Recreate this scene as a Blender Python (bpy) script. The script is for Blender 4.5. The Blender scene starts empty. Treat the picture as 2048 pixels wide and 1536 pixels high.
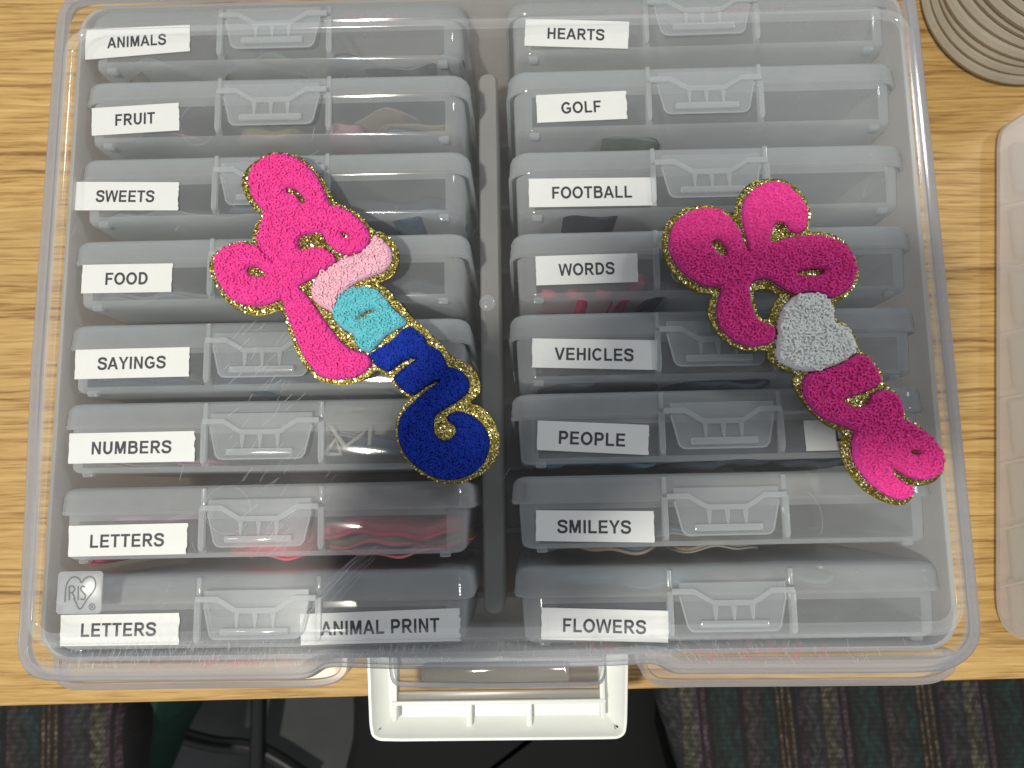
import bpy, bmesh, math, random
import numpy as np
from mathutils import Vector, Matrix, Euler
random.seed(7)
rng = np.random.default_rng(7)
S = bpy.context.scene
COL = S.collection

# ------------------------------------------------------------------ camera, light, exposure
ZL = 0.130                                     # height of the case lid above the table top
CAM = Vector((0.01335, -0.07216, ZL + 0.30961))
ROT = Euler((0.1349, 0.01455, -0.0158), 'XYZ')
FPX = 1538.0
cd = bpy.data.cameras.new('camera'); cam = bpy.data.objects.new('camera', cd); COL.objects.link(cam)
cam.location = CAM; cam.rotation_euler = ROT
cd.sensor_width = 36; cd.lens = 36 * FPX / 2048; cd.clip_start = 0.005; cd.clip_end = 20
cd.dof.use_dof = True; cd.dof.focus_distance = 0.315; cd.dof.aperture_fstop = 15
S.camera = cam
S.view_settings.view_transform = 'Standard'; S.view_settings.look = 'None'
S.view_settings.exposure = 0.0; S.view_settings.gamma = 1; S.view_settings.use_curve_mapping = False
S.cycles.use_denoising = True
S.cycles.max_bounces = 8; S.cycles.diffuse_bounces = 6; S.cycles.glossy_bounces = 3
S.cycles.transmission_bounces = 4; S.cycles.transparent_max_bounces = 64
S.cycles.sample_clamp_indirect = 3.0; S.cycles.caustics_reflective = False; S.cycles.caustics_refractive = False
W = bpy.data.worlds.new('World'); S.world = W; W.use_nodes = True
bg = W.node_tree.nodes['Background']; bg.inputs[0].default_value = (0.93, 0.97, 1.0, 1); bg.inputs[1].default_value = 0.40


def area(name, loc, target, size, power, col):
    l = bpy.data.lights.new(name, 'AREA'); l.shape = 'DISK'; l.size = size; l.energy = power; l.color = col
    o = bpy.data.objects.new(name, l); COL.objects.link(o); o.location = loc
    o.rotation_euler = (Vector(target) - Vector(loc)).to_track_quat('-Z', 'Y').to_euler()
    return o


area('ceiling_lamp', (-0.285, -0.304, ZL + 1.2), (0.0, -0.05, ZL), 0.075, 15.0, (1.0, 0.95, 0.84))
area('second_ceiling_lamp', (1.75, 1.0, ZL + 1.5), (0.1, 0, ZL), 0.30, 13.0, (0.97, 0.98, 1.0))

RM = ROT.to_matrix()


def at(px, py, z):
    """photo pixel -> point on the horizontal plane z"""
    d = RM @ Vector(((px - 1024) / FPX, -(py - 768) / FPX, -1.0))
    t = (z - CAM.z) / d.z
    p = CAM + d * t
    return (p.x, p.y)


# ------------------------------------------------------------------ materials
class NT:
    def __init__(s, name):
        s.m = bpy.data.materials.new(name); s.m.use_nodes = True
        s.t = s.m.node_tree; s.t.nodes.clear()
        s.out = s.t.nodes.new('ShaderNodeOutputMaterial')

    def n(s, typ, **kw):
        nd = s.t.nodes.new('ShaderNode' + typ)
        for k, v in kw.items():
            if k.startswith('i_'):
                nm = k[2:]
                key = int(nm) if nm.isdigit() else nm.replace('_', ' ')
                if isinstance(v, bpy.types.NodeSocket): s.t.links.new(v, nd.inputs[key])
                else: nd.inputs[key].default_value = v
            else: setattr(nd, k, v)
        return nd

    def math(s, op, a, b=0.0, c=None):
        nd = s.t.nodes.new('ShaderNodeMath'); nd.operation = op
        for i, v in enumerate((a, b) if c is None else (a, b, c)):
            if isinstance(v, bpy.types.NodeSocket): s.t.links.new(v, nd.inputs[i])
            else: nd.inputs[i].default_value = v
        return nd.outputs[0]

    def mix(s, f, a, b, bt='MIX'):
        nd = s.t.nodes.new('ShaderNodeMix'); nd.data_type = 'RGBA'; nd.blend_type = bt
        for i, v in ((0, f), (6, a), (7, b)):
            if isinstance(v, bpy.types.NodeSocket): s.t.links.new(v, nd.inputs[i])
            else: nd.inputs[i].default_value = v if i == 0 else (*v, 1)
        return nd.outputs[2]

    def coords(s, scale=(1, 1, 1), rot=(0, 0, 0), out='Object'):
        tc = s.n('TexCoord'); mp = s.n('Mapping', i_0=tc.outputs[out])
        mp.inputs['Scale'].default_value = scale; mp.inputs['Rotation'].default_value = rot
        return mp.outputs[0]

    def noise(s, v, scale, detail=3, rough=.55, dist=0):
        nd = s.n('TexNoise', i_Vector=v); nd.inputs['Scale'].default_value = scale
        nd.inputs['Detail'].default_value = detail; nd.inputs['Roughness'].default_value = rough
        nd.inputs['Distortion'].default_value = dist
        return nd.outputs[0]

    def ramp(s, f, stops, interp='LINEAR'):
        nd = s.n('ValToRGB', i_0=f); cr = nd.color_ramp; cr.interpolation = interp
        while len(cr.elements) < len(stops): cr.elements.new(0.5)
        for e, (p, c) in zip(cr.elements, stops):
            e.position = p; e.color = (*c, 1) if len(c) == 3 else c
        return nd.outputs[0]

    def bump(s, h, strength, dist=0.001):
        nd = s.n('Bump', i_Height=h); nd.inputs['Strength'].default_value = strength
        nd.inputs['Distance'].default_value = dist
        return nd.outputs[0]

    def link(s, sh): s.t.links.new(sh, s.out.inputs[0]); return s.m


def g3(v): return (v, v, v)


def solid(name, col, rough=.5, metal=0, noise=0, nscale=200, bump=0, spec=.5, sheen=0):
    t = NT(name); p = t.n('BsdfPrincipled')
    p.inputs['Roughness'].default_value = rough; p.inputs['Metallic'].default_value = metal
    p.inputs['Specular IOR Level'].default_value = spec
    if sheen: p.inputs['Sheen Weight'].default_value = sheen
    if noise or bump:
        nz = t.noise(t.coords(), nscale, 4)
        c = t.mix(nz, tuple(x * (1 - noise) for x in col), tuple(min(1, x * (1 + noise)) for x in col))
        t.t.links.new(c, p.inputs['Base Color'])
        if bump: t.t.links.new(t.bump(nz, bump), p.inputs['Normal'])
    else: p.inputs['Base Color'].default_value = (*col, 1)
    return t.link(p.outputs[0])


def plastic(name, col, a, rough=.12, tint=(.97, .98, .985), cloud=.25, cscale=40, spec=1.0, trans=.5, minc=.16, extra=None, bumps=0.0):
    """milky polypropylene: each wall scatters a part of the light and lets the rest through, more at grazing angles"""
    t = NT(name)
    lw = t.n('LayerWeight'); lw.inputs[0].default_value = .5
    cosv = t.math('MAXIMUM', t.math('SUBTRACT', 1.0, lw.outputs['Facing']), minc)
    v = t.coords()
    nz = t.noise(v, cscale, 3)
    aa = t.math('MULTIPLY', a, t.math('ADD', 1 - cloud / 2, t.math('MULTIPLY', nz, cloud)))
    op = t.math('SUBTRACT', 1.0, t.math('POWER', t.math('SUBTRACT', 1.0, aa), t.math('DIVIDE', 1.0, cosv)))
    colour = None
    if extra: op, colour = extra(t, v, op)
    dif = t.n('BsdfDiffuse'); dif.inputs[0].default_value = (*col, 1)
    trn = t.n('BsdfTranslucent'); trn.inputs[0].default_value = (*col, 1)
    if colour is not None:
        t.t.links.new(colour, dif.inputs[0]); t.t.links.new(colour, trn.inputs[0])
    ds = t.n('MixShader', i_0=trans, i_1=dif.outputs[0], i_2=trn.outputs[0])
    tr = t.n('BsdfTransparent'); tr.inputs[0].default_value = (*tint, 1)
    body = t.n('MixShader', i_0=op, i_1=tr.outputs[0], i_2=ds.outputs[0])
    gl = t.n('BsdfGlossy'); gl.inputs['Roughness'].default_value = rough
    if bumps:
        t.t.links.new(t.bump(t.noise(v, 60, 2), bumps, .002), gl.inputs['Normal'])
    fr = t.math('MULTIPLY', t.math('ADD', .04, t.math('MULTIPLY', .7, t.math('POWER', lw.outputs['Facing'], 5.0))), spec)
    full = t.n('MixShader', i_0=fr, i_1=body.outputs[0], i_2=gl.outputs[0])
    return t.link(full.outputs[0])


def lid_extra(t, v, op):
    # hair-fine scuffs in two directions, denser towards the front edge, and a few rubbed pink dye marks
    sep = t.n('SeparateXYZ', i_0=v)
    def streaks(rot, sc, th, dens):
        vv = t.coords((1, 1, 1), (0, 0, rot))
        st = t.n('Mapping', i_0=vv); st.inputs['Scale'].default_value = (sc, sc * 14, 1)
        n1 = t.noise(st.outputs[0], 1.0, 2, .5)
        n2 = t.noise(v, 28, 2)
        k = t.n('MapRange', i_Value=n1); k.inputs[1].default_value = th; k.inputs[2].default_value = th + .05
        k2 = t.n('MapRange', i_Value=n2); k2.inputs[1].default_value = dens; k2.inputs[2].default_value = dens + .15
        return t.math('MULTIPLY', k.outputs[0], k2.outputs[0])
    a1 = streaks(math.radians(-55), 95, .65, .50)
    a2 = streaks(math.radians(-80), 120, .60, .42)
    a3 = streaks(math.radians(25), 75, .68, .54)
    fy = t.n('MapRange', i_Value=sep.outputs[1]); fy.inputs[1].default_value = -.118; fy.inputs[2].default_value = -.140
    fx = t.n('MapRange', i_Value=sep.outputs[0]); fx.inputs[1].default_value = .16; fx.inputs[2].default_value = -.10
    front = t.math('MULTIPLY', fy.outputs[0], fx.outputs[0])
    sc = t.math('ADD', t.math('MULTIPLY', t.math('MAXIMUM', a1, a3), .12), t.math('MULTIPLY', t.math('MULTIPLY', a2, front), .5))
    op2 = t.math('MINIMUM', t.math('ADD', op, sc), .95)
    def spot(x, y, rx, ry):
        dx = t.math('DIVIDE', t.math('SUBTRACT', sep.outputs[0], x), rx); dy = t.math('DIVIDE', t.math('SUBTRACT', sep.outputs[1], y), ry)
        r2 = t.math('ADD', t.math('MULTIPLY', dx, dx), t.math('MULTIPLY', dy, dy))
        return t.math('MAXIMUM', t.math('SUBTRACT', 1.0, r2), 0.0)
    sp = None
    for q in ((.100, -.137, .040, .006), (.038, -.137, .016, .008), (.1, .131, .05, .004), (-.05, .132, .02, .004), (-.10, -.139, .05, .005)):
        k = spot(*q); sp = k if sp is None else t.math('MAXIMUM', sp, k)
    nz = t.noise(v, 300, 4)
    blot = t.n('MapRange', i_Value=nz); blot.inputs[1].default_value = .50; blot.inputs[2].default_value = .62
    st = t.math('MULTIPLY', sp, t.math('ADD', .22, blot.outputs[0]))
    op3 = t.math('MINIMUM', t.math('ADD', op2, t.math('MULTIPLY', st, .25)), .95)
    cc = t.mix(t.math('MINIMUM', t.math('MULTIPLY', st, 1.3), 1.0), (.78, .79, .80), (.80, .35, .42))
    return op3, cc


M = {}
M['lid'] = plastic('clear_lid_plastic', (.80, .83, .86), .045, spec=.32, rough=.30, cscale=25, cloud=.5, extra=lid_extra, bumps=.05, tint=(.895, .90, .90))
M['lid_edge'] = plastic('lid_edge_plastic', (.60, .61, .66), .30, rough=.12, cloud=.15)
M['ridge'] = plastic('lid_ridge_plastic', (.88, .89, .92), .17, rough=.1, cloud=.1)
M['divider'] = plastic('divider_plastic', (.80, .79, .77), .65, rough=.2)
M['tub'] = plastic('tub_plastic', (.80, .80, .80), .68, rough=.2, cloud=.3)
M['flange'] = plastic('lip_plastic', (.70, .66, .69), .34, rough=.15, cloud=.3)
M['case_top'] = plastic('case_lid_plastic', (.85, .89, .91), .30, rough=.07, cloud=.35, cscale=60)
M['case_frost'] = plastic('case_frosted_plastic', (.86, .88, .89), .30, rough=.08, cloud=.35, cscale=60)
M['case_body'] = plastic('case_body_plastic', (.86, .89, .91), .45, rough=.08, cloud=.35, cscale=60)
M['case_clear'] = plastic('case_clear_plastic', (.84, .88, .91), .24, rough=.06, cloud=.3, cscale=60)
M['latch'] = plastic('case_latch_plastic', (.84, .87, .89), .24, rough=.12, cloud=.2)
M['rib'] = plastic('case_rib_plastic', (.86, .89, .90), .36, rough=.10, cloud=.2)
M['emblem'] = plastic('emblem_plastic', (.72, .74, .76), .36, rough=.3, cloud=.2)
M['groove'] = plastic('groove_plastic', (.30, .31, .33), .55, rough=.3, cloud=.1)  # darker tone stands in for shade inside the emblem's engraved lines
M['white'] = solid('white_handle_plastic', (.80, .82, .79), .32, noise=.03, nscale=60)
M['pale'] = plastic('pink_beige_plastic', (.80, .73, .67), .42, rough=.3, cloud=.3, cscale=18)
M['phone'] = solid('phone_glass', (.02, .02, .025), .15)
M['skin'] = solid('skin', (.55, .33, .24), .5, noise=.08, nscale=80)
M['sleeve'] = solid('dark_sleeve', (.03, .03, .04), .9)


def paper_mat():
    t = NT('label_paper'); v = t.coords()
    p = t.n('BsdfPrincipled'); p.inputs['Roughness'].default_value = .55
    n1 = t.noise(v, 90, 3); n2 = t.noise(v, 420, 5)
    c = t.mix(n1, (.80, .81, .80), (.90, .90, .88))
    sp = t.n('MapRange', i_Value=n2); sp.inputs[1].default_value = .70; sp.inputs[2].default_value = .76
    c = t.mix(t.math('MULTIPLY', sp.outputs[0], .25), c, (.5, .5, .5))
    t.t.links.new(c, p.inputs['Base Color']); t.t.links.new(t.bump(n1, .15, .001), p.inputs['Normal'])
    return t.link(p.outputs[0])


M['paper'] = paper_mat()
M['ink'] = solid('label_ink', (.018, .019, .028), .6)


def wood_mat():
    t = NT('oak_laminate')
    v = t.coords((1, 1, 1))
    warp = t.noise(t.coords((6, 16, 1)), 1.0, 3)
    w = t.n('CombineXYZ', i_1=t.math('MULTIPLY', t.math('SUBTRACT', warp, .5), .011))
    vv = t.n('VectorMath', operation='ADD', i_0=v, i_1=w.outputs[0]).outputs[0]
    def st(sx, sy, det, rg=.6, dist=0):
        mp = t.n('Mapping', i_0=vv); mp.inputs['Scale'].default_value = (sx, sy, 1)
        return t.noise(mp.outputs[0], 1.0, det, rg, dist)
    big = st(3.5, 34, 3); mid = st(10, 380, 4, .68, .5); fine = st(45, 1000, 3)
    f = t.math('ADD', t.math('ADD', t.math('MULTIPLY', big, .20), t.math('MULTIPLY', mid, .55)), t.math('MULTIPLY', fine, .25))
    c = t.ramp(f, [(.38, (.19, .090, .024)), (.44, (.36, .205, .060)), (.49, (.50, .305, .102)), (.55, (.58, .375, .138)), (.65, (.67, .46, .19))])
    p = t.n('BsdfPrincipled', i_Base_Color=c); p.inputs['Roughness'].default_value = .42
    t.t.links.new(t.bump(t.math('ADD', mid, fine), .25, .0006), p.inputs['Normal'])
    return t.link(p.outputs[0])


M['wood'] = wood_mat()
M['floor'] = solid('grey_floor', (.085, .09, .088), .8, noise=.25, nscale=22)


def stripe_mat():
    t = NT('woven_stripe_upholstery')
    v = t.coords()
    sep = t.n('SeparateXYZ', i_0=v)
    x = t.math('ADD', sep.outputs[0], t.math('MULTIPLY', sep.outputs[1], .05))
    fr = t.math('FRACT', t.math('ADD', t.math('MULTIPLY', x, 7.2), 3.569))
    dk = (.016, .017, .020)
    stops = [(0, (0.026, 0.134, 0.134)), (.06, dk), (.10, (0.224, 0.178, 0.178)), (.16, (0.119, 0.150, 0.150)), (.24, (0.018, 0.150, 0.142)), (.31, (0.026, 0.059, 0.059)),
             (.335, (0.550, 0.358, 0.196)), (.355, dk), (.375, (0.550, 0.389, 0.209)), (.39, (0.090, 0.043, 0.031)), (.42, (0.550, 0.448, 0.238)), (.44, dk), (.48, (0.150, 0.105, 0.165)),
             (.54, (0.165, 0.196, 0.209)), (.62, (0.090, 0.119, 0.134)), (.66, (0.389, 0.371, 0.238)), (.72, (0.298, 0.298, 0.224)), (.75, (0.358, 0.224, 0.329)), (.775, dk), (.80, (0.298, 0.178, 0.270)),
             (.83, dk), (.87, (0.026, 0.105, 0.090)), (.93, (0.034, 0.150, 0.134))]
    c = t.ramp(fr, stops, 'CONSTANT')
    def wv(rot, sc):
        q = t.coords((1, 1, 1), (0, 0, rot)); nd = t.n('TexWave', i_Vector=q); nd.inputs['Scale'].default_value = sc
        nd.inputs['Distortion'].default_value = 1.2; nd.inputs['Detail'].default_value = 1
        return nd.outputs['Fac']
    wv1 = t.math('MULTIPLY', wv(.9, 130), wv(1.55, 60))
    c2 = t.mix(wv1, dk, c)
    c2 = t.mix(.25, c2, c)
    vb = t.n('TexVoronoi', i_Vector=t.coords((260, 120, 1), (0, 0, .5))); vb.inputs['Scale'].default_value = 1.0
    c2 = t.mix(t.math('MULTIPLY', t.n('SeparateColor', i_0=vb.outputs['Color']).outputs[0], .75), c2, (.010, .010, .012))
    zz = t.math('PINGPONG', t.math('MULTIPLY', sep.outputs[1], 60), 1.0)
    c2 = t.mix(t.math('MULTIPLY', t.math('GREATER_THAN', t.math('FRACT', t.math('ADD', t.math('MULTIPLY', x, 90), zz)), .55), .45), c2, (.012, .012, .014))
    c2 = t.mix(.14, c2, (.085, .050, .028))
    c3 = t.mix(t.math('MULTIPLY', t.noise(v, 30, 3), .7), c2, (.008, .008, .01))
    p = t.n('BsdfPrincipled', i_Base_Color=c3); p.inputs['Roughness'].default_value = .9
    t.t.links.new(t.bump(wv1, .4, .002), p.inputs['Normal'])
    return t.link(p.outputs[0])


M['stripe'] = stripe_mat()
M['green'] = solid('dark_green_cloth', (.006, .045, .028), .7, noise=.5, nscale=14, bump=.5)
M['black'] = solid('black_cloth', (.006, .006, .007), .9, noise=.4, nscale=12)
M['blackmetal'] = solid('black_steel', (.012, .012, .013), .4)


def rope_mat():
    t = NT('beige_rope'); v = t.coords((1, 1, 1))
    n1 = t.noise(v, 35, 3); n2 = t.noise(v, 260, 3)
    c = t.mix(n1, (.30, .265, .20), (.46, .42, .34))
    p = t.n('BsdfPrincipled', i_Base_Color=c); p.inputs['Roughness'].default_value = .75
    t.t.links.new(t.bump(n2, .3, .001), p.inputs['Normal'])
    return t.link(p.outputs[0])


M['rope'] = rope_mat()


def gold_mat(name, dark):
    t = NT(name); v = t.coords()
    vo = t.n('TexVoronoi', i_Vector=v); vo.inputs['Scale'].default_value = 1600
    c = t.mix(t.n('SeparateColor', i_0=vo.outputs['Color']).outputs[0], (.13, .10, .016) if dark else (.15, .115, .018), (.30, .235, .045) if dark else (.36, .29, .07))
    p = t.n('BsdfPrincipled', i_Base_Color=c); p.inputs['Metallic'].default_value = 1; p.inputs['Roughness'].default_value = .34
    nrm = t.n('VectorMath', operation='MULTIPLY_ADD', i_0=vo.outputs['Color'])
    nrm.inputs[1].default_value = (.7, .7, 0); nrm.inputs[2].default_value = (-.35, -.35, 1)
    nn = t.n('VectorMath', operation='NORMALIZE', i_0=nrm.outputs[0])
    if dark: t.t.links.new(nn.outputs[0], p.inputs['Normal'])
    return t.link(p.outputs[0])


M['gold'] = gold_mat('gold_glitter_felt', True)
M['flake'] = gold_mat('gold_glitter_flakes', False)
M['flake'].node_tree.nodes['Principled BSDF'].inputs['Roughness'].default_value = .30
M['sparkle'] = solid('bright_glitter', (.98, .90, .52), .26, metal=1)  # brighter gold for the larger flakes: lamp glints put into the colour
M['thread'] = solid('gold_metal_thread', (.80, .66, .36), .28, metal=1, noise=.3, nscale=1500, bump=.8)


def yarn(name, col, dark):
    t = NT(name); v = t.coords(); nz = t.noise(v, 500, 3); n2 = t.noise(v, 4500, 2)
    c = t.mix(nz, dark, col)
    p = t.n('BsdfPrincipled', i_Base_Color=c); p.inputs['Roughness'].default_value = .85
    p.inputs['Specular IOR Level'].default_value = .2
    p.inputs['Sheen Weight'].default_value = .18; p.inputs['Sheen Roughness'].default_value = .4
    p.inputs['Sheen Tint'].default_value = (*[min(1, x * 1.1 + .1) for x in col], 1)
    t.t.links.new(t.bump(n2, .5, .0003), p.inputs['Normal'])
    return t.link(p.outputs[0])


YARN = {
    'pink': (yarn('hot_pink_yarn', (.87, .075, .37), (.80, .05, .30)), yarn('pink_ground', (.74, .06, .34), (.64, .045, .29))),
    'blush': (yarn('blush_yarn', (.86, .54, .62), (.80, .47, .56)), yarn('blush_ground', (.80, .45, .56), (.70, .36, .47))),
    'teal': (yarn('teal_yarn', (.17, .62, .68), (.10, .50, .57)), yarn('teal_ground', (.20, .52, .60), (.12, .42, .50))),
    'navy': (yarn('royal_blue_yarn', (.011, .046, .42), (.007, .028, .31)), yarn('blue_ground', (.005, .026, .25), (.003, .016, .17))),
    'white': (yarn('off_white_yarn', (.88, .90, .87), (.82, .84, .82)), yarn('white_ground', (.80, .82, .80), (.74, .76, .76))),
}


# ------------------------------------------------------------------ mesh helpers
class MB:
    def __init__(s): s.v = []; s.f = []; s.mi = []

    def add(s, vs, fs, mi=0):
        b = len(s.v); s.v += [tuple(x) for x in vs]
        for k, f in enumerate(fs):
            s.f.append(tuple(b + i for i in f)); s.mi.append(mi if isinstance(mi, int) else mi[k])

    def box(s, x0, x1, y0, y1, z0, z1, bev=0.0, mi=0):
        if bev <= 0:
            vs = [(x, y, z) for z in (z0, z1) for y in (y0, y1) for x in (x0, x1)]
            s.add(vs, [(0, 2, 3, 1), (4, 5, 7, 6), (0, 1, 5, 4), (2, 6, 7, 3), (0, 4, 6, 2), (1, 3, 7, 5)], mi); return
        rings = []
        b = bev
        for z, i in ((z0, b), (z0 + b * .3, b * .3), (z0 + b, 0), (z1 - b, 0), (z1 - b * .3, b * .3), (z1, b)):
            rings.append([(x, y, z) for x, y in rrect(x0 + i, x1 - i, y0 + i, y1 - i, max(b * .6, min(b * 1.0, (x1 - x0) * .45, (y1 - y0) * .45)), 3)])
        s.loft(rings, True, True, mi)

    def loft(s, rings, cap0=False, cap1=False, mi=0):
        n = len(rings[0]); b = len(s.v)
        for r in rings: s.v += [tuple(p) for p in r]
        for k in range(len(rings) - 1):
            for i in range(n):
                j = (i + 1) % n
                s.f.append((b + k * n + i, b + k * n + j, b + (k + 1) * n + j, b + (k + 1) * n + i))
                s.mi.append(mi if isinstance(mi, int) else mi(k, i))
        if cap0: s.f.append(tuple(b + i for i in reversed(range(n)))); s.mi.append(mi if isinstance(mi, int) else mi(-1, 0))
        if cap1: s.f.append(tuple(b + (len(rings) - 1) * n + i for i in range(n))); s.mi.append(mi if isinstance(mi, int) else mi(-2, 0))

    def tube(s, pts, r, seg=6, closed=False, mi=0, rf=None):
        pts = [Vector(p) for p in pts]; n = len(pts); rings = []
        for i, p in enumerate(pts):
            a = pts[i - 1] if (i > 0 or closed) else p; c = pts[(i + 1) % n] if (i < n - 1 or closed) else p
            d = (c - a).normalized(); up = Vector((0, 0, 1)) if abs(d.z) < .9 else Vector((1, 0, 0))
            u = d.cross(up).normalized(); w = u.cross(d)
            rr = rf(i / (n - 1)) if rf else r
            rings.append([p + (u * math.cos(k * 2 * math.pi / seg) + w * math.sin(k * 2 * math.pi / seg)) * rr for k in range(seg)])
        if closed: rings.append(rings[0])
        s.loft(rings, not closed, not closed, mi)

    def prism(s, poly, z0, z1, mi=0):
        n = len(poly)
        s.add([(x, y, z0) for x, y in poly] + [(x, y, z1) for x, y in poly],
              [tuple(reversed(range(n))), tuple(range(n, 2 * n))] + [(i, (i + 1) % n, n + (i + 1) % n, n + i) for i in range(n)], mi)

    def build(s, name, mats, parent=None, smooth=True, recalc=True, **props):
        me = bpy.data.meshes.new(name); me.from_pydata(s.v, [], s.f)
        for m in (mats if isinstance(mats, (list, tuple)) else [mats]): me.materials.append(m)
        if any(s.mi): me.polygons.foreach_set('material_index', s.mi)
        if recalc:
            bm = bmesh.new(); bm.from_mesh(me); bmesh.ops.recalc_face_normals(bm, faces=bm.faces); bm.to_mesh(me); bm.free()
        if smooth: me.set_sharp_from_angle(angle=math.radians(38)) if hasattr(me, 'set_sharp_from_angle') else None
        if smooth: me.polygons.foreach_set('use_smooth', [True] * len(me.polygons))
        o = bpy.data.objects.new(name, me); COL.objects.link(o); o.parent = parent
        for k, v in props.items(): o[k] = v
        return o


def rrect(x0, x1, y0, y1, r, k=6):
    out = []
    for cx, cy, a0 in ((x1 - r, y0 + r, -90), (x1 - r, y1 - r, 0), (x0 + r, y1 - r, 90), (x0 + r, y0 + r, 180)):
        for i in range(k + 1):
            a = math.radians(a0 + 90 * i / k); out.append((cx + r * math.cos(a), cy + r * math.sin(a)))
    return out


def empty(name, loc=(0, 0, 0), rz=0, **props):
    o = bpy.data.objects.new(name, None); o.empty_display_size = .01; COL.objects.link(o)
    o.location = loc; o.rotation_euler = (0, 0, rz)
    for k, v in props.items(): o[k] = v
    return o


def kids(o): return [c for c in COL.objects if c.parent == o]


def copy_tree(o, parent=None, tree=None):
    c = o.copy(); COL.objects.link(c); c.parent = parent
    for ch in list(tree[o.name] if tree and o.name in tree else []): copy_tree(ch, c, tree)
    return c


def catmull(P, k=5, closed=True):
    P = np.array(P, float); n = len(P); out = []
    for i in range(n if closed else n - 1):
        p0, p1, p2, p3 = (P[(i - 1) % n], P[i], P[(i + 1) % n], P[(i + 2) % n]) if closed else (P[max(i - 1, 0)], P[i], P[i + 1], P[min(i + 2, n - 1)])
        for t in np.arange(k) / k:
            out.append(.5 * ((2 * p1) + (-p0 + p2) * t + (2 * p0 - 5 * p1 + 4 * p2 - p3) * t * t + (-p0 + 3 * p1 - 3 * p2 + p3) * t ** 3))
    if not closed: out.append(P[-1])
    return np.array(out)


def resample(P, step):
    P = np.array(P, float); Q = np.vstack([P, P[:1]]); L = np.linalg.norm(np.diff(Q, axis=0), axis=1); c = np.concatenate([[0], np.cumsum(L)])
    n = int(c[-1] / step); t = np.arange(n) / n * c[-1]
    return np.stack([np.interp(t, c, Q[:, 0]), np.interp(t, c, Q[:, 1])], 1)


def smooth_closed(P, it=3):
    P = np.array(P, float)
    for _ in range(it): P = .25 * np.roll(P, 1, 0) + .5 * P + .25 * np.roll(P, -1, 0)
    return P


def offset(poly, d):
    """offset a closed polygon outwards by d (counter-clockwise or clockwise handled)"""
    P = np.array(poly, float)
    A = .5 * np.sum(P[:, 0] * np.roll(P[:, 1], -1) - np.roll(P[:, 0], -1) * P[:, 1])
    T = np.roll(P, -1, 0) - np.roll(P, 1, 0); T /= np.linalg.norm(T, axis=1)[:, None] + 1e-12
    N = np.stack([T[:, 1], -T[:, 0]], 1) * (1 if A > 0 else -1)
    return P + N * d


def sdf(P, poly, chunk=20000):
    """signed distance (positive inside) of points P to a closed polygon"""
    A = np.array(poly); B = np.roll(A, -1, 0); out = np.empty(len(P))
    for s0 in range(0, len(P), chunk):
        q = P[s0:s0 + chunk][:, None, :]; ab = (B - A)[None]; aq = q - A[None]
        t = np.clip((aq * ab).sum(2) / ((ab * ab).sum(2) + 1e-12), 0, 1)
        d = np.sqrt((((aq - ab * t[..., None])) ** 2).sum(2)).min(1)
        y = q[..., 1]; c = ((A[None, :, 1] > y) != (B[None, :, 1] > y)) & (
            q[..., 0] < (B[None, :, 0] - A[None, :, 0]) * (y - A[None, :, 1]) / (B[None, :, 1] - A[None, :, 1] + 1e-15) + A[None, :, 0])
        out[s0:s0 + chunk] = np.where(c.sum(1) % 2 == 1, d, -d)
    return out


# ------------------------------------------------------------------ setting: table, floor
mb = MB()
e0 = at(0, 1413, 0); e1 = at(2048, 1358, 0)
sl = (e1[1] - e0[1]) / (e1[0] - e0[0])
def edge_y(x): return e0[1] + (x - e0[0]) * sl
TB = .026
rng_x = [-1.0, 1.1]
prof = [(0, .004), (0.0, 0), (-.0012, -.0006), (-.002, -.002), (-.002, -TB + .002), (0, -TB), (.9, -TB), (.9, 0)]
pr = [(.9, 0), (.0015, 0), (.0004, -.0004), (0, -.0015), (0, -TB + .001), (.001, -TB), (.9, -TB)]
r0 = [(rng_x[0], edge_y(rng_x[0]) + a, z) for a, z in pr]; r1 = [(rng_x[1], edge_y(rng_x[1]) + a, z) for a, z in pr]
mb.loft([r0, r1], True, True)
table = mb.build('table', M['wood'], label='oak wood-grain table top whose front edge crosses the lower frame', category='table')

mb = MB(); FZ = -.70
mb.add([(-3, -3, FZ), (3, -3, FZ), (3, 3, FZ), (-3, 3, FZ)], [(0, 1, 2, 3)])
mb.build('floor', M['floor'], kind='structure')


def cushion(name, pts, zt, th, mat, **props):
    base = catmull([at(x, y, zt) for x, y in pts], 6)
    m = MB(); rings = []
    for z, d in ((zt - th, -.012), (zt - th * .7, 0), (zt - .02, 0), (zt - .008, -.005), (zt - .002, -.013), (zt, -.024)):
        rings.append([(x, y, z) for x, y in offset(base, d)])
    m.loft(rings, True, True)
    o = m.build(name, mat, **props)
    return o


cushion('upholstered_bench', [(-500, 1380), (-200, 1330), (100, 1330), (205, 1380), (240, 1480), (215, 1700), (180, 1900), (-500, 1900)], -.30, .09, M['stripe'],
        label='bench seat in woven striped upholstery, below the table at the lower left', category='bench', group='striped upholstered benches below the table')
cushion('upholstered_bench', [(1330, 1310), (1500, 1290), (2200, 1250), (2700, 1300), (2700, 2000), (1500, 2000), (1430, 1750), (1375, 1560), (1330, 1420)], -.36, .09, M['stripe'],
        label='bench seat in woven striped upholstery, in shade below the table at the lower right', category='bench', group='striped upholstered benches below the table')
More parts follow.
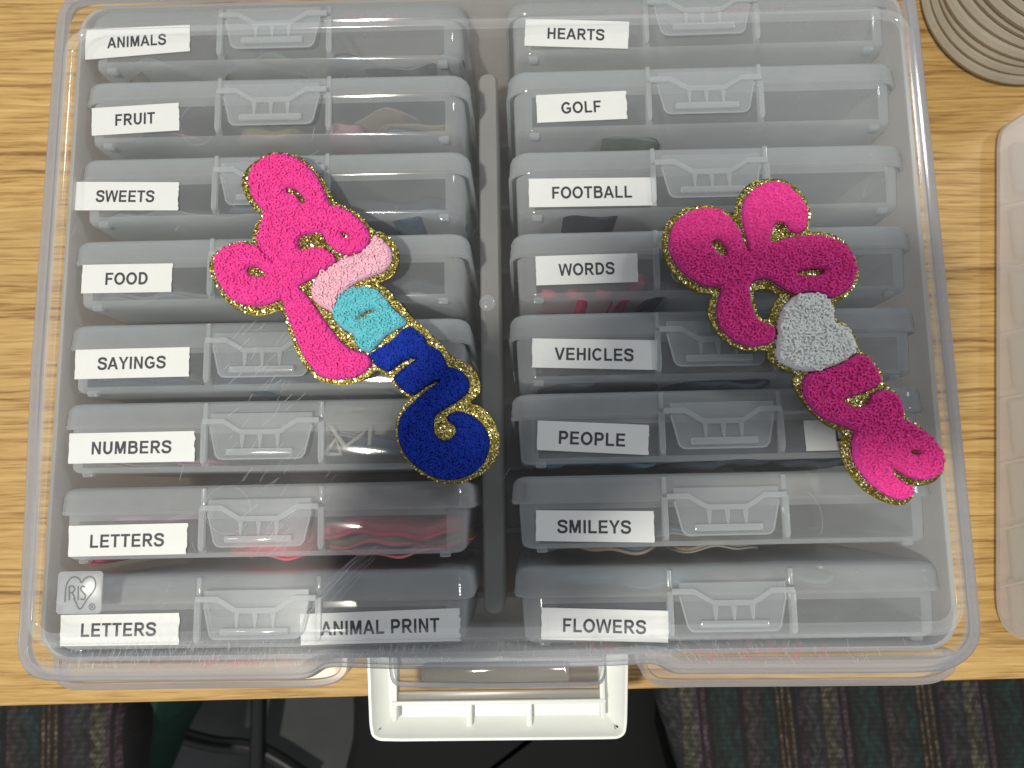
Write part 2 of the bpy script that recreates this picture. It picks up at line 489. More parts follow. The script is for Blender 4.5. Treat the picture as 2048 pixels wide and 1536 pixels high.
# dark green cloth bag beside the left seat
mb = MB(); zt = -.36
gp = catmull([at(x, y, zt) for x, y in [(215, 1330), (330, 1330), (325, 1400), (290, 1480), (235, 1560), (150, 1750), (100, 1700), (190, 1450)]], 5)
mb.loft([[(x, y, z + .004 * math.sin(i * .9)) for i, (x, y) in enumerate(offset(gp, d))] for z, d in ((zt - .2, -.01), (zt - .02, 0), (zt - .004, -.006), (zt, -.014))], True, True)
mb.build('bag', M['green'], label='dark green cloth bag hanging beside the left striped seat', category='bag')
# black chair frame standing on the floor
ch = empty('office_chair', (*at(520, 1480, FZ), FZ), label='black steel chair base with one upright leg on the grey floor', category='chair')
mb = MB(); org = Vector((*at(520, 1480, FZ), FZ))
P = [Vector((*at(x, y, FZ + .05), FZ + .05)) - org for x, y in ((300, 1450), (360, 1470), (430, 1488), (520, 1500), (620, 1560))]
mb.tube([Vector(p) for p in catmull([tuple(q) for q in P], 6, False)], .011, 10)
mb.build('rail', M['blackmetal'], ch)
mb = MB(); a = Vector((*at(520, 1330, FZ + .12), FZ + .12)) - org; b = Vector((*at(512, 1620, FZ + .02), FZ + .02)) - org
mb.tube([a, a * .5 + b * .5, b], .011, 10)
mb.build('leg', M['blackmetal'], ch)
# black form added for the dark clothing and shade under the middle
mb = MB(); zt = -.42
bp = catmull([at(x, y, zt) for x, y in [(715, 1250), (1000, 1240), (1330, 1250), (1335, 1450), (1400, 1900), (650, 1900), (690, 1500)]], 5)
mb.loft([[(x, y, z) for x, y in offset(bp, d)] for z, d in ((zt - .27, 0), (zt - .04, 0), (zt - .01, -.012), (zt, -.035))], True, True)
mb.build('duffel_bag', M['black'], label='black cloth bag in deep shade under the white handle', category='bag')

# ------------------------------------------------------------------ the large storage case
case = empty('storage_case', (0, 0, 0), label='large clear plastic storage case with white handle lying flat on the oak table', category='storage case')


def world_poly(pts, z): return [at(x, y, z) for x, y in pts]


# lid -----------------------------------------------------------------
zr = ZL - .006
TOPY = .1505
lidpts = world_poly([(66.4, 741), (44, 1240), (40.5, 1285), (41, 1302), (50, 1333), (68, 1352), (96, 1361), (140, 1363), (342, 1362), (590, 1359)], zr)
notchL = world_poly([(612, 1357), (624, 1352), (634, 1342), (646, 1336), (664, 1334)], zr)
mid = world_poly([(783, 1338), (966, 1338), (1222, 1332)], zr)
notchR = world_poly([(1300, 1327), (1318, 1329), (1332, 1336), (1342, 1344), (1358, 1348)], zr)
right = world_poly([(1600, 1347), (1840, 1345), (1880, 1342), (1912, 1331), (1940, 1308), (1955, 1280), (1957, 1250), (1908, 746)], zr)
xl = at(117.6, 29, zr)[0]; xr = at(1829.8, 0, zr)[0]
top = [(xr, .130), (xr - .0005, TOPY - .010), (xr - .004, TOPY - .003), (xr - .012, TOPY), (xl + .012, TOPY), (xl + .004, TOPY - .003), (xl + .0003, TOPY - .011), (xl, .125)]
raw = lidpts + notchL + mid + notchR + right + top
lid_out = smooth_closed(resample(raw, .0012), 4)
mb = MB()
T = .0016
prof_o = [(-.0125, .0012), (-.0105, .0010), (-.006, 0), (-.0035, -.0006), (-.002, -.0018), (-.0012, -.0040), (-.0010, -.0060)]
outer = [[(x, y, ZL + z) for x, y in offset(lid_out, d)] for z, d in prof_o]
inner = [[(x, y, ZL + z - (T if k > 2 else 0)) for x, y in offset(lid_out, d - T)] for k, (z, d) in enumerate(prof_o)]
n = len(lid_out)
# rim shell: inner wall up, outer wall down joined at the lower edge
mb.loft(list(reversed(inner)) + outer, False, False, 1)
me_rim_inner = offset(lid_out, prof_o[-1][1])
mb.build('lid_rim', [M['lid'], M['lid_edge']], case)
# lid sheet with raised panel and the bead that frames it
RX, RY = .1815, .1286
rr_out = rrect(-RX, RX, -RY, RY, .0095, 8)
beadprof = [(-.0030, .0), (-.0022, .0), (-.0014, .0009), (-.0006, .0011), (.0002, .0009), (.0010, .0001), (.0016, -.0009), (.0026, -.0010)]
mb = MB()
rings = [[(x, y, ZL + z) for x, y in offset(rr_out, d)] for d, z in beadprof]
mb.loft(rings, False, False, 0)
mb.build('lid_bead', M['ridge'], case)
mb = MB(); pin = offset(rr_out, -.0030)
mb.add([(x, y, ZL) for x, y in pin], [tuple(range(len(pin)))]); mb.build('lid_panel', M['lid'], case, smooth=False)
mb = MB()   # underside of the panel, 1.6 mm lower
mb.add([(x, y, ZL - T) for x, y in pin], [tuple(range(len(pin)))])
# border sheet between bead and rim: ruled surface filled with bmesh
bm = bmesh.new()
ro = offset(rr_out, .0026); ri = me_rim_inner
va = [bm.verts.new((x, y, ZL - .0010)) for x, y in ro]; vb = [bm.verts.new((x, y, ZL - .0010)) for x, y in ri]
ed = [bm.edges.new((va[i], va[(i + 1) % len(va)])) for i in range(len(va))] + [bm.edges.new((vb[i], vb[(i + 1) % len(vb)])) for i in range(len(vb))]
bmesh.ops.triangle_fill(bm, edges=ed, use_beauty=True)
for f in bm.faces:
    if f.normal.z < 0: f.normal_flip()
me = bpy.data.meshes.new('lid_border'); bm.to_mesh(me); bm.free(); me.materials.append(M['lid'])
o = bpy.data.objects.new('lid_border', me); COL.objects.link(o); o.parent = case

# emblem plate --------------------------------------------------------
zc = ZL + .0004
c0 = at(118, 1143, ZL); c1 = at(203, 1227, ZL)
emb = MB()
rp = rrect(c0[0], c1[0], c1[1], c0[1], .0016, 5)
emb.loft([[(x, y, ZL + .00005) for x, y in rp], [(x, y, zc) for x, y in rp], [(x, y, zc + .0002) for x, y in offset(rp, -.0003)]], True, True)
emblem = emb.build('emblem_plate', M['emblem'], case)
mk = MB()


def stroke(pts, r=.00028, k=4, closed=False):
    P = [at(x, y, ZL) for x, y in pts]
    if k > 1: P = catmull(P, k, closed)
    mk.tube([(p[0], p[1], zc + .0002) for p in P], r, 6, closed)


stroke([(131.5, 1204), (132.5, 1185), (134.5, 1170), (141, 1158), (150, 1153.5), (159, 1157), (164.5, 1165), (171, 1157), (182, 1152.5), (191, 1159), (192.5, 1172), (187, 1184), (175, 1199), (161.6, 1218), (153, 1204), (149, 1196)])
stroke([(140, 1200), (140, 1172)], k=1); stroke([(140, 1173), (147, 1172), (151, 1177), (147, 1184), (141, 1185)]); stroke([(146, 1185), (152, 1197)], k=1)
stroke([(158, 1200), (158, 1172)], k=1)
stroke([(172, 1174), (166, 1172), (163, 1178), (168, 1185), (172, 1190), (170, 1198), (163, 1198)])
cx, cy = 185.5, 1213
stroke([(cx + 6 * math.cos(a), cy + 6 * math.sin(a)) for a in np.linspace(0, 2 * math.pi, 13)[:-1]], .00016, 2, True)
stroke([(cx - 2, cy + 3.4), (cx - 2, cy - 3.2), (cx + 1.5, cy - 3), (cx + 2, cy - .8), (cx - 1.5, cy)], .00014, 1); stroke([(cx, cy), (cx + 2.4, cy + 3.4)], .00014, 1)
mk.build('lettering', M['groove'], emblem)
# small gate nub in the middle of the lid
mb = MB(); gx, gy = at(975, 606, ZL)
rings = []
for r, z in ((.0034, .0), (.0033, .0006), (.0027, .0011), (.0016, .0013), (.0013, .0009), (.0010, .0015), (.0004, .0018)):
    rings.append([(gx + r * math.cos(a), gy + r * math.sin(a), ZL + z) for a in np.linspace(0, 2 * math.pi, 25)[:-1]])
mb.loft(rings, False, True); mb.build('gate_nub', M['latch'], case)

# fine scratches worn into the lid
mb = MB(); rs = random.Random(11)
def scratch(px, py, ang, ln, r):
    a = math.radians(ang); pts = []
    for k in range(4):
        t = k / 3 - .5; pts.append(at(px + math.cos(a) * ln * t + rs.uniform(-.6, .6), py - math.sin(a) * ln * t + rs.uniform(-.6, .6), ZL))
    mb.tube([(x, y, ZL + .00002) for x, y in pts], r, 3)
for k in range(70): scratch(rs.gauss(560, 60), rs.uniform(650, 1110), rs.gauss(50, 8), rs.uniform(10, 42), rs.uniform(.00003, .00007))
for k in range(26): scratch(640 + k * 2.2 + rs.gauss(0, 14), 1210 - k * 3.2, 52 - k * .5, rs.uniform(50, 150), .000035)
for k in range(230): scratch(rs.gauss(480, 190), rs.uniform(1283, 1328), rs.gauss(72, 14), rs.uniform(5, 22), rs.uniform(.00003, .00006))
for k in range(110): scratch(rs.gauss(1420, 190), rs.uniform(1283, 1325), rs.gauss(110, 18), rs.uniform(4, 18), rs.uniform(.00003, .00006))
for k in range(35): scratch(rs.uniform(120, 1880), rs.uniform(80, 1280), rs.uniform(0, 180), rs.uniform(3, 26), rs.uniform(.00002, .00005))
for cx_, cy_, rx_, ry_, a0, a1 in ((455, 1020, 46, 48, 0, 330), (395, 250, 34, 40, 60, 330), (1585, 1045, 60, 70, -20, 60)):
    P = [at(cx_ + rx_ * math.cos(math.radians(a)), cy_ - ry_ * math.sin(math.radians(a)), ZL) for a in np.linspace(a0, a1, 40)]
    mb.tube([(x, y, ZL + .00002) for x, y in P], .00004, 3)
mb.build('scratches', plastic('scratched_plastic', (.92, .93, .95), .62, rough=.3), case, kind='stuff', smooth=False, recalc=False)

# tub -----------------------------------------------------------------
mb = MB()
tp = rrect(-.1835, .186, -.1385, .1475, .014, 8)
tw = .0018
mb.loft([[(x, y, z) for x, y in offset(tp, d)] for z, d in ((ZL - .010, -tw), (.006, -.008), (.004, -.012))] , False, True, 0)
mb.loft([[(x, y, z) for x, y in offset(tp, d)] for z, d in ((.002, -.013), (.003, -.008), (ZL - .010, 0), (ZL - .0098, -tw))], False, False, 0)
mb.build('tub', M['tub'], case)
# divider with cross ribs
mb = MB(); dx0 = at(965, 700, .07)[0]; dx1 = at(1004, 700, .07)[0]
ytop = at(985, 145, .085)[1]
dp = rrect(dx0, dx1, -.128, ytop, .0042, 6)
mb.loft([[(x, y, z) for x, y in offset(dp, d)] for z, d in ((.005, 0), (.083, 0), (.085, -.001))], False, True)
mb.build('divider', M['divider'], case)
for yp in (162, 290, 415, 543, 675, 805, 935, 1062, 1190):
    ym = at(985, yp, .03)[1]
    m2 = MB(); m2.box(dx0 - .011, dx1 + .011, ym - .0013, ym + .0013, .005, .03, 0)
    m2.build('cross_rib', M['divider'], case)
# front lips of the tub
zf = ZL - .030
for pts in ([(104, 1352), (108, 1365), (120, 1375), (143, 1381), (200, 1382), (342, 1379), (615, 1376), (650, 1373), (675, 1366), (690, 1354), (698, 1338), (698, 1300), (104, 1300)],
            [(1278, 1300), (1278, 1336), (1287, 1352), (1298, 1364), (1315, 1373), (1367, 1375.5), (1600, 1374), (1834, 1372), (1873, 1368), (1900, 1356), (1915, 1340), (1915, 1300)]):
    P = np.array(world_poly(pts, zf)); m2 = MB()
    Pc = smooth_closed(resample(P, .0012), 3)
    m2.loft([[(x, y, z) for x, y in offset(Pc, d)] for z, d in ((zf - .012, 0), (zf - .001, 0), (zf, -.0008), (zf, -.0030), (zf - .0015, -.0034), (zf - .0016, -.006))], False, True)
    m2.build('front_lip', M['flange'], case)
# clear catch at the front
zk = ZL - .022
mb = MB(); cp = world_poly([(777, 1300), (778, 1345), (781, 1362), (788, 1371), (800, 1375), (1000, 1377), (1190, 1374), (1203, 1370), (1210, 1360), (1213, 1342), (1213, 1300)], zk)
cp = smooth_closed(resample(cp, .0010), 3)
mb.loft([[(x, y, z) for x, y in offset(cp, d)] for z, d in ((zk - .007, 0), (zk - .0005, 0), (zk, -.0005), (zk, -.0020), (zk - .002, -.0024), (zk - .003, -.004))], False, True)
catch = mb.build('catch', M['lid_edge'], case)
mb = MB(); q0 = at(844, 1330, zk); q1 = at(1140, 1365, zk)
mb.box(q0[0], q1[0], q1[1], q0[1], zk - .006, zk - .0005, .0012); mb.build('catch_bar', plastic('catch_bar_plastic', (.55, .53, .48), .35, rough=.06), catch)
# white handle
zh = ZL - .058
def hx(px, py=1420): return at(px, py, zh)
hp = catmull(world_poly([(733, 1300), (734, 1340), (736, 1400), (738, 1450), (742, 1474), (757, 1483), (800, 1484), (1000, 1482), (1200, 1480), (1238, 1479), (1252, 1469), (1255, 1445), (1256, 1400), (1257, 1340), (1257, 1300)], zh), 1)
hp = smooth_closed(resample(hp, .0010), 3)
mb = MB()
fl = zh - .009
mb.loft([[(x, y, z) for x, y in offset(hp, d)] for z, d in ((fl - .002, -.0008), (zh - .001, 0), (zh, -.0003), (zh, -.0014), (zh - .001, -.0020), (zh - .004, -.0032), (fl, -.0090))], False, False)
# floor as U: bottom bar plus two arms
hb = [hx(740, 1300), hx(1251, 1300)]
x0, y0 = at(745, 1475, fl)[0], at(745, 1462, fl)[1]
xa = at(787, 1400, zh)[0]; xb = at(1207, 1400, zh)[0]; yi = at(1000, 1404, zh)[1]; ytp = at(1000, 1300, zh)[1]
X0 = at(738, 1400, zh)[0]; X1 = at(1253, 1400, zh)[0]; Y0 = at(1000, 1470, zh)[1]
mb.box(X0 + .001, X1 - .001, Y0 + .001, yi, fl - .002, fl + .0004)
mb.box(X0 + .001, xa, yi, ytp, fl - .002, fl + .0005); mb.box(xb, X1 - .001, yi, ytp, fl - .002, fl + .0005)
mb.build('handle', M['white'], case)
hnd = COL.objects['handle']
m2 = MB()
m2.box(xa - .0012, xb + .0012, yi - .0014, yi + .0006, fl, zh - .0005, .0005); m2.build('handle_wall', M['white'], case)
for px in (788, 1206):
    m2 = MB(); x = at(px, 1400, zh)[0]; m2.box(x - .0012, x + .0012, at(0, 1455, zh)[1], ytp, fl, zh - .001, .0005); m2.build('handle_wall', M['white'], case)
for px in (937, 1058):
    m2 = MB(); x = at(px, 1430, zh)[0]; m2.box(x - .0014, x + .0014, at(px, 1458, zh)[1], yi - .001, fl, zh - .003, .0006); m2.build('handle_rib', M['white'], case)
m2 = MB(); m2.box(xa + .0005, xb - .0005, yi + .0002, at(1000, 1384, zh)[1], zh - .006, zh - .003, .0006)
m2.build('hinge_strip', plastic('hinge_plastic', (.62, .61, .57), .6, rough=.3), case)

# ------------------------------------------------------------------ the small photo cases
ZF = ZL - .012                                  # plane of the small cases' fronts
CW, CWB, CD = .0875, .0845, .120
def ring_xz(hw, depth, r, z_front, y, stops=True):
    """rounded rectangle in the x-z plane at height y, front side first from left to right"""
    out = []
    fx = [-.0765, -.0262, -.0232, .0232, .0262, .0765]
    out += [(x, y, z_front) for x in fx]
    k = 4
    def arc(cx, cz, a0):
        for i in range(k + 1):
            a = math.radians(a0 - 90 * i / k); out.append((cx + r * math.cos(a), y, cz + r * math.sin(a)))
    arc(hw - r, z_front - r, 90); arc(hw - r, z_front - depth + r, 0); arc(-hw + r, z_front - depth + r, -90); arc(-hw + r, z_front - r, -180)
    return out


def inset(hw, depth, r, zf_, y, i): return ring_xz(hw - i, depth - 2 * i, max(r - i, .002), zf_ - i, y)


proto = empty('photo_case', (0, 0, ZF))
mb = MB()
Lr = [(.0, .0050), (-.0003, .0036), (-.0010, .0020), (-.0022, .0009), (-.0038, .0003), (-.0062, .0003), (-.0066, .0), (-.0092, .0), (-.0097, -.0003), (-.0103, -.0004), (-.0108, -.0001), (-.0114, .0001)]
outer = [inset(CW, CD, .009, 0, y, i) for y, i in Lr]
innr = [inset(CW, CD, .009, 0, y, i + .001) for y, i in reversed(Lr)]
for r in innr:
    pass
innr = [[(p[0], min(p[1], -.001), p[2]) for p in r] for r in innr]
nL = len(Lr)
mb.loft(outer + innr, True, True, lambda k, i: 1 if (5 <= k < nL or nL <= k < nL + 5) else 0)
lidp = mb.build('lid', [M['case_top'], M['case_frost']], proto)
for s in (-1, 1):
    m2 = MB(); m2.box(s * .0246 - .0009, s * .0246 + .0009, -.0080, -.0012, -.001, .0004, .0003); m2.build('lid_rib', M['rib'], lidp)
mb = MB()
H = .0300
Br = [(-.0112, .0), (-.0138, .0), (-.0276, .0007), (-.0288, .0013), (-.0296, .0026), (-H, .0050)]
outer = [inset(CWB, CD - .004, .008, -.0008, y, i) for y, i in Br]
def bmi(k, i):
    if k in (1,) and i in (0, 2, 4): return 1
    return 0
mb.loft(outer, False, True, bmi)
mb.build('body', [M['case_body'], M['case_clear']], proto)
for s in (-1, 1):
    m2 = MB()
    x = s * .0247; w = .0011
    pl = [(x - w, -.0095), (x - w, -.0250), (x - w * .5, -.0268), (x + w * .5, -.0268), (x + w, -.0250), (x + w, -.0095)]
    m2.prism([(a, b) for a, b in pl], -.0010, .0014); m2.build('rib', M['rib'], proto)
for s in (-1, 1):
    m2 = MB(); m2.box(s * .0755 - .0022, s * .0755 + .0022, -H - .0014, -H + .0012, -.007, -.0034, .0006); m2.build('foot', M['case_top'], proto)
# latch
mb = MB(); zl = .0032
plate = [(-.0212, -.0060), (-.0212, -.0115), (-.0185, -.0232), (-.0172, -.0247), (-.0155, -.0250), (.0155, -.0250), (.0172, -.0247), (.0185, -.0232), (.0212, -.0115), (.0212, -.0060)]
mb.prism(plate, zl - .0009, zl)
latch = mb.build('latch', M['latch'], proto, smooth=False)
m2 = MB()
m2.tube([(x, y, zl) for x, y in plate[1:9]], .00035, 6); m2.build('latch_edge', M['rib'], latch)
m2 = MB()
up = [(-.0243, -.0082), (-.0155, -.0082), (-.0080, -.0128), (.0080, -.0128), (.0155, -.0082), (.0243, -.0082)]
lo = [(x, y - .0022) for x, y in up]
m2.prism(lo + list(reversed(up)), zl, zl + .0010); m2.build('latch_band', M['rib'], latch, smooth=False)
for x in (-.0074, 0, .0074):
    m2 = MB(); m2.prism([(x - .0003, -.0206), (x + .0003, -.0206), (x + .0010, -.0150), (x - .0010, -.0150)], zl, zl + .0008)
    m2.build('latch_post', M['rib'], latch, smooth=False)
m2 = MB(); m2.box(-.0138, .0138, -.0234, -.0207, zl, zl + .0018, .0006); m2.build('latch_grip', M['rib'], latch)

tree = {}
for o in list(COL.objects):
    if o.parent is not None: tree.setdefault(o.parent.name, []).append(o)

LT = [.1497, .1134, .0769, .0391, .0013, -.0332, -.0688, -.1053]
RTpx = [-22, 131, 294, 457, 621, 781, 949, 1136]
RT = [at(1200, y, ZF)[1] for y in RTpx]
NAMES_L = ['ANIMALS', 'FRUIT', 'SWEETS', 'FOOD', 'SAYINGS', 'NUMBERS', 'LETTERS', 'LETTERS']
NAMES_R = ['HEARTS', 'GOLF', 'FOOTBALL', 'WORDS', 'VEHICLES', 'PEOPLE', 'SMILEYS', 'FLOWERS']
XL = -.0951; XR = .0965
cases = {}
first = True
for col, xs, ys, nm in (('L', XL, LT, NAMES_L), ('R', XR, RT, NAMES_R)):
    for i in range(8):
        o = proto if first else copy_tree(proto, None, tree)
        first = False
        jx = random.uniform(-.0006, .0006)
        o.location = (xs + jx, ys[i], ZF); o.rotation_euler = (0, 0, random.uniform(-.003, .003) + (.004 if col == 'R' else .002))
        if col == 'L' and i == 6: lb = 'clear photo case labelled LETTERS with red and pink patches inside'
        elif col == 'L' and i == 7: lb = 'clear photo case labelled both LETTERS and ANIMAL PRINT, beside the emblem'
        else: lb = 'clear photo case with a latch and a white label reading ' + nm[i]
        o['label'] = lb; o['category'] = 'photo case'; o['group'] = 'small clear photo cases standing in the storage case'
        cases[(col, i)] = o
bpy.context.view_layer.update()

LABELS = [  # column, row, quad TL TR BR BL, text, centre, width
    ('L', 0, (171, 60), (380, 50), (380, 102.5), (171, 120), 'ANIMALS', (274, 83), 128),
    ('L', 1, (184, 217), (358, 206), (359, 261), (184, 272), 'FRUIT', (271, 238.5), 85),
    ('L', 2, (150, 364), (358, 365), (356, 421), (147, 421), 'SWEETS', (251, 393), 124),
    ('L', 3, (166, 530), (346, 527), (343, 584), (162.5, 587), 'FOOD', (254, 557.5), 88),
    ('L', 4, (152, 700), (380, 694), (379, 753), (150, 758.6), 'SAYINGS', (264, 726), 140),
    ('L', 5, (140, 867), (390, 862), (389, 923), (136.5, 927.5), 'NUMBERS', (264, 895), 161),
    ('L', 6, (138.6, 1051.6), (376, 1046), (372.5, 1108), (137, 1113.5), 'LETTERS', (255, 1081), 147),
    ('L', 7, (122, 1230), (358.7, 1225.5), (357.7, 1289), (120.7, 1292), 'LETTERS', (238, 1259), 147),
    ('L', 7, (600, 1228), (919, 1216), (921, 1281.5), (602, 1290), 'ANIMAL PRINT', (760, 1253), 231),
    ('R', 0, (1051, 38), (1258, 44), (1256, 98), (1049, 92), 'HEARTS', (1152, 69), 122),
    ('R', 1, (1072, 191), (1251.5, 182), (1254.6, 238), (1074.5, 246), 'GOLF', (1162, 215), 84),
    ('R', 2, (1057, 358), (1310.7, 355), (1312.8, 411), (1058, 415), 'FOOTBALL', (1184, 385), 166),
    ('R', 3, (1071, 513), (1274.7, 506), (1276, 564), (1073, 571), 'WORDS', (1173, 538.5), 115),
    ('R', 4, (1064.6, 677), (1315, 680.7), (1314, 740), (1064, 735), 'VEHICLES', (1188, 709), 160),
    ('R', 5, (1075.5, 841), (1297, 850), (1296.6, 910), (1074, 900), 'PEOPLE', (1184, 877.5), 132),
    ('R', 5, (1607, 841), (1790, 838), (1792, 898), (1612.5, 902), 'D', (1680, 869), 18),
    ('R', 6, (1071.6, 1020.6), (1307, 1022), (1308.7, 1085), (1072, 1082), 'SMILEYS', (1188, 1053.5), 145),
    ('R', 7, (1083, 1215), (1336.6, 1221.5), (1336.6, 1285), (1083, 1278.5), 'FLOWERS', (1209, 1252), 160),
]


def arcp(cx, cy, rx, ry, a0, a1, n=14):
    return [(cx + rx * math.cos(math.radians(a)), cy + ry * math.sin(math.radians(a))) for a in np.linspace(a0, a1, n)]


def R_(x0, y0, x1, y1): return ('p', [(x0, y0), (x1, y0), (x1, y1), (x0, y1)])


SW = .22
GLY = {   # bold grotesque capitals, cap height 1: advance, polygons ('p') and pen strokes ('s')
    'A': (1.0, [('p', [(0, 0), (.215, 0), (.60, 1), (.39, 1)]), ('p', [(1.0, 0), (.78, 0), (.40, 1), (.60, 1)]), R_(.22, .23, .78, .39)]),
    'B': (1.0, [R_(.10, 0, .305, 1), ('s', [(.2, .917), (.56, .917)] + arcp(.58, .735, .20, .182, 80, -80, 9) + [(.56, .552), (.2, .552)]),
                ('s', [(.2, .552), (.60, .552)] + arcp(.62, .318, .225, .235, 80, -80, 9) + [(.58, .083), (.2, .083)])]),
    'C': (1.0, [('s', arcp(.52, .5, .375, .42, 38, 322, 22))]),
    'D': (1.0, [R_(.10, 0, .305, 1), ('s', [(.2, .915), (.44, .915)] + arcp(.47, .5, .36, .415, 80, -80, 12) + [(.44, .085), (.2, .085)])]),
    'E': (.93, [R_(.10, 0, .305, 1), R_(.30, .83, .84, 1), R_(.30, .42, .80, .59), R_(.30, 0, .86, .17)]),
    'F': (.853, [R_(.10, 0, .305, 1), R_(.30, .83, .80, 1), R_(.30, .41, .72, .58)]),
    'G': (1.086, [('s', arcp(.55, .5, .39, .42, 38, 300, 22)), ('s', [(.70, .10), (.93, .22)]), R_(.56, .36, .99, .53), R_(.80, .17, .99, .40)]),
    'H': (1.0, [R_(.10, 0, .305, 1), R_(.695, 0, .90, 1), R_(.30, .43, .70, .60)]),
    'I': (.388, [R_(.095, 0, .30, 1)]),
    'L': (.853, [R_(.10, 0, .305, 1), R_(.30, 0, .81, .17)]),
    'M': (1.163, [R_(.10, 0, .29, 1), R_(.873, 0, 1.063, 1), ('p', [(.10, 1), (.385, 1), (.64, .12), (.50, 0)]), ('p', [(1.063, 1), (.778, 1), (.50, .12), (.66, 0)])]),
    'N': (1.0, [R_(.10, 0, .295, 1), R_(.705, 0, .90, 1), ('p', [(.10, 1), (.30, 1), (.90, 0), (.70, 0)])]),
    'O': (1.086, [('s', arcp(.543, .5, .395, .42, 0, 360, 32))]),
    'P': (.93, [R_(.10, 0, .305, 1), ('s', [(.2, .917), (.53, .917)] + arcp(.56, .685, .215, .232, 80, -80, 10) + [(.53, .455), (.2, .455)])]),
    'R': (1.0, [R_(.10, 0, .305, 1), ('s', [(.2, .917), (.58, .917)] + arcp(.60, .70, .20, .215, 80, -80, 10) + [(.56, .485), (.2, .485)]),
                ('p', [(.42, .42), (.62, .46), (.98, 0), (.735, 0)])]),
    'S': (.93, [('s', [tuple(q) for q in catmull([(.80, .70), (.74, .86), (.50, .925), (.25, .88), (.165, .735), (.27, .60), (.50, .53), (.73, .45), (.80, .28), (.70, .12), (.46, .07), (.21, .13), (.12, .31)], 4, False)])]),
    'T': (.853, [R_(.325, 0, .53, 1), R_(.03, .83, .825, 1)]),
    'U': (1.0, [('s', [(.2, 1), (.2, .40)] + arcp(.5, .38, .30, .30, 180, 360, 12) + [(.8, .40), (.8, 1)])]),
    'V': (.93, [('p', [(0, 1), (.22, 1), (.57, 0), (.365, 0)]), ('p', [(.93, 1), (.715, 1), (.36, 0), (.565, 0)])]),
    'W': (1.318, [('p', [(0, 1), (.20, 1), (.43, 0), (.235, 0)]), ('p', [(.42, 0), (.235, 0), (.555, 1), (.73, 1)]), ('p', [(.905, 0), (1.085, 0), (.765, 1), (.59, 1)]), ('p', [(1.318, 1), (1.118, 1), (.89, 0), (1.085, 0)])]),
    'Y': (.93, [('p', [(0, 1), (.235, 1), (.52, .48), (.40, .38)]), ('p', [(.93, 1), (.70, 1), (.41, .48), (.53, .38)]), R_(.365, 0, .57, .47)]),
    ' ': (.388, []),
}


def text_mesh(txt):
    V = []; F = []; x = 0; lay = 0
    for ch_ in txt:
        adv, parts = GLY[ch_]
        for kind, P in parts:
            lay += 1; z = (lay % 5) * .00001; b = len(V)
            if kind == 'p':
                A_ = sum(P[i][0] * P[(i + 1) % len(P)][1] - P[(i + 1) % len(P)][0] * P[i][1] for i in range(len(P)))
                if A_ < 0: P = P[::-1]
                V += [(x + a, c, z) for a, c in P]; F.append(tuple(range(b, b + len(P))))
            else:
                Q = np.array(P); closed = np.linalg.norm(Q[0] - Q[-1]) < 1e-6
                T_ = np.gradient(Q, axis=0)
                if closed: T_[0] = T_[-1] = Q[1] - Q[-2]
                T_ /= np.linalg.norm(T_, axis=1)[:, None]; N_ = np.stack([-T_[:, 1], T_[:, 0]], 1)
                wd = (SW / 2) * (1 - .12 * np.abs(T_[:, 0]))[:, None]
                for q, nn in zip(Q, N_ * wd): V += [(x + q[0] + nn[0], q[1] + nn[1], z), (x + q[0] - nn[0], q[1] - nn[1], z)]
                for i in range(len(Q) - 1): F.append((b + 2 * i + 1, b + 2 * i + 3, b + 2 * i + 2, b + 2 * i))
        x += adv + .02
    me = bpy.data.meshes.new('lettering'); me.from_pydata(V, [], F); return me


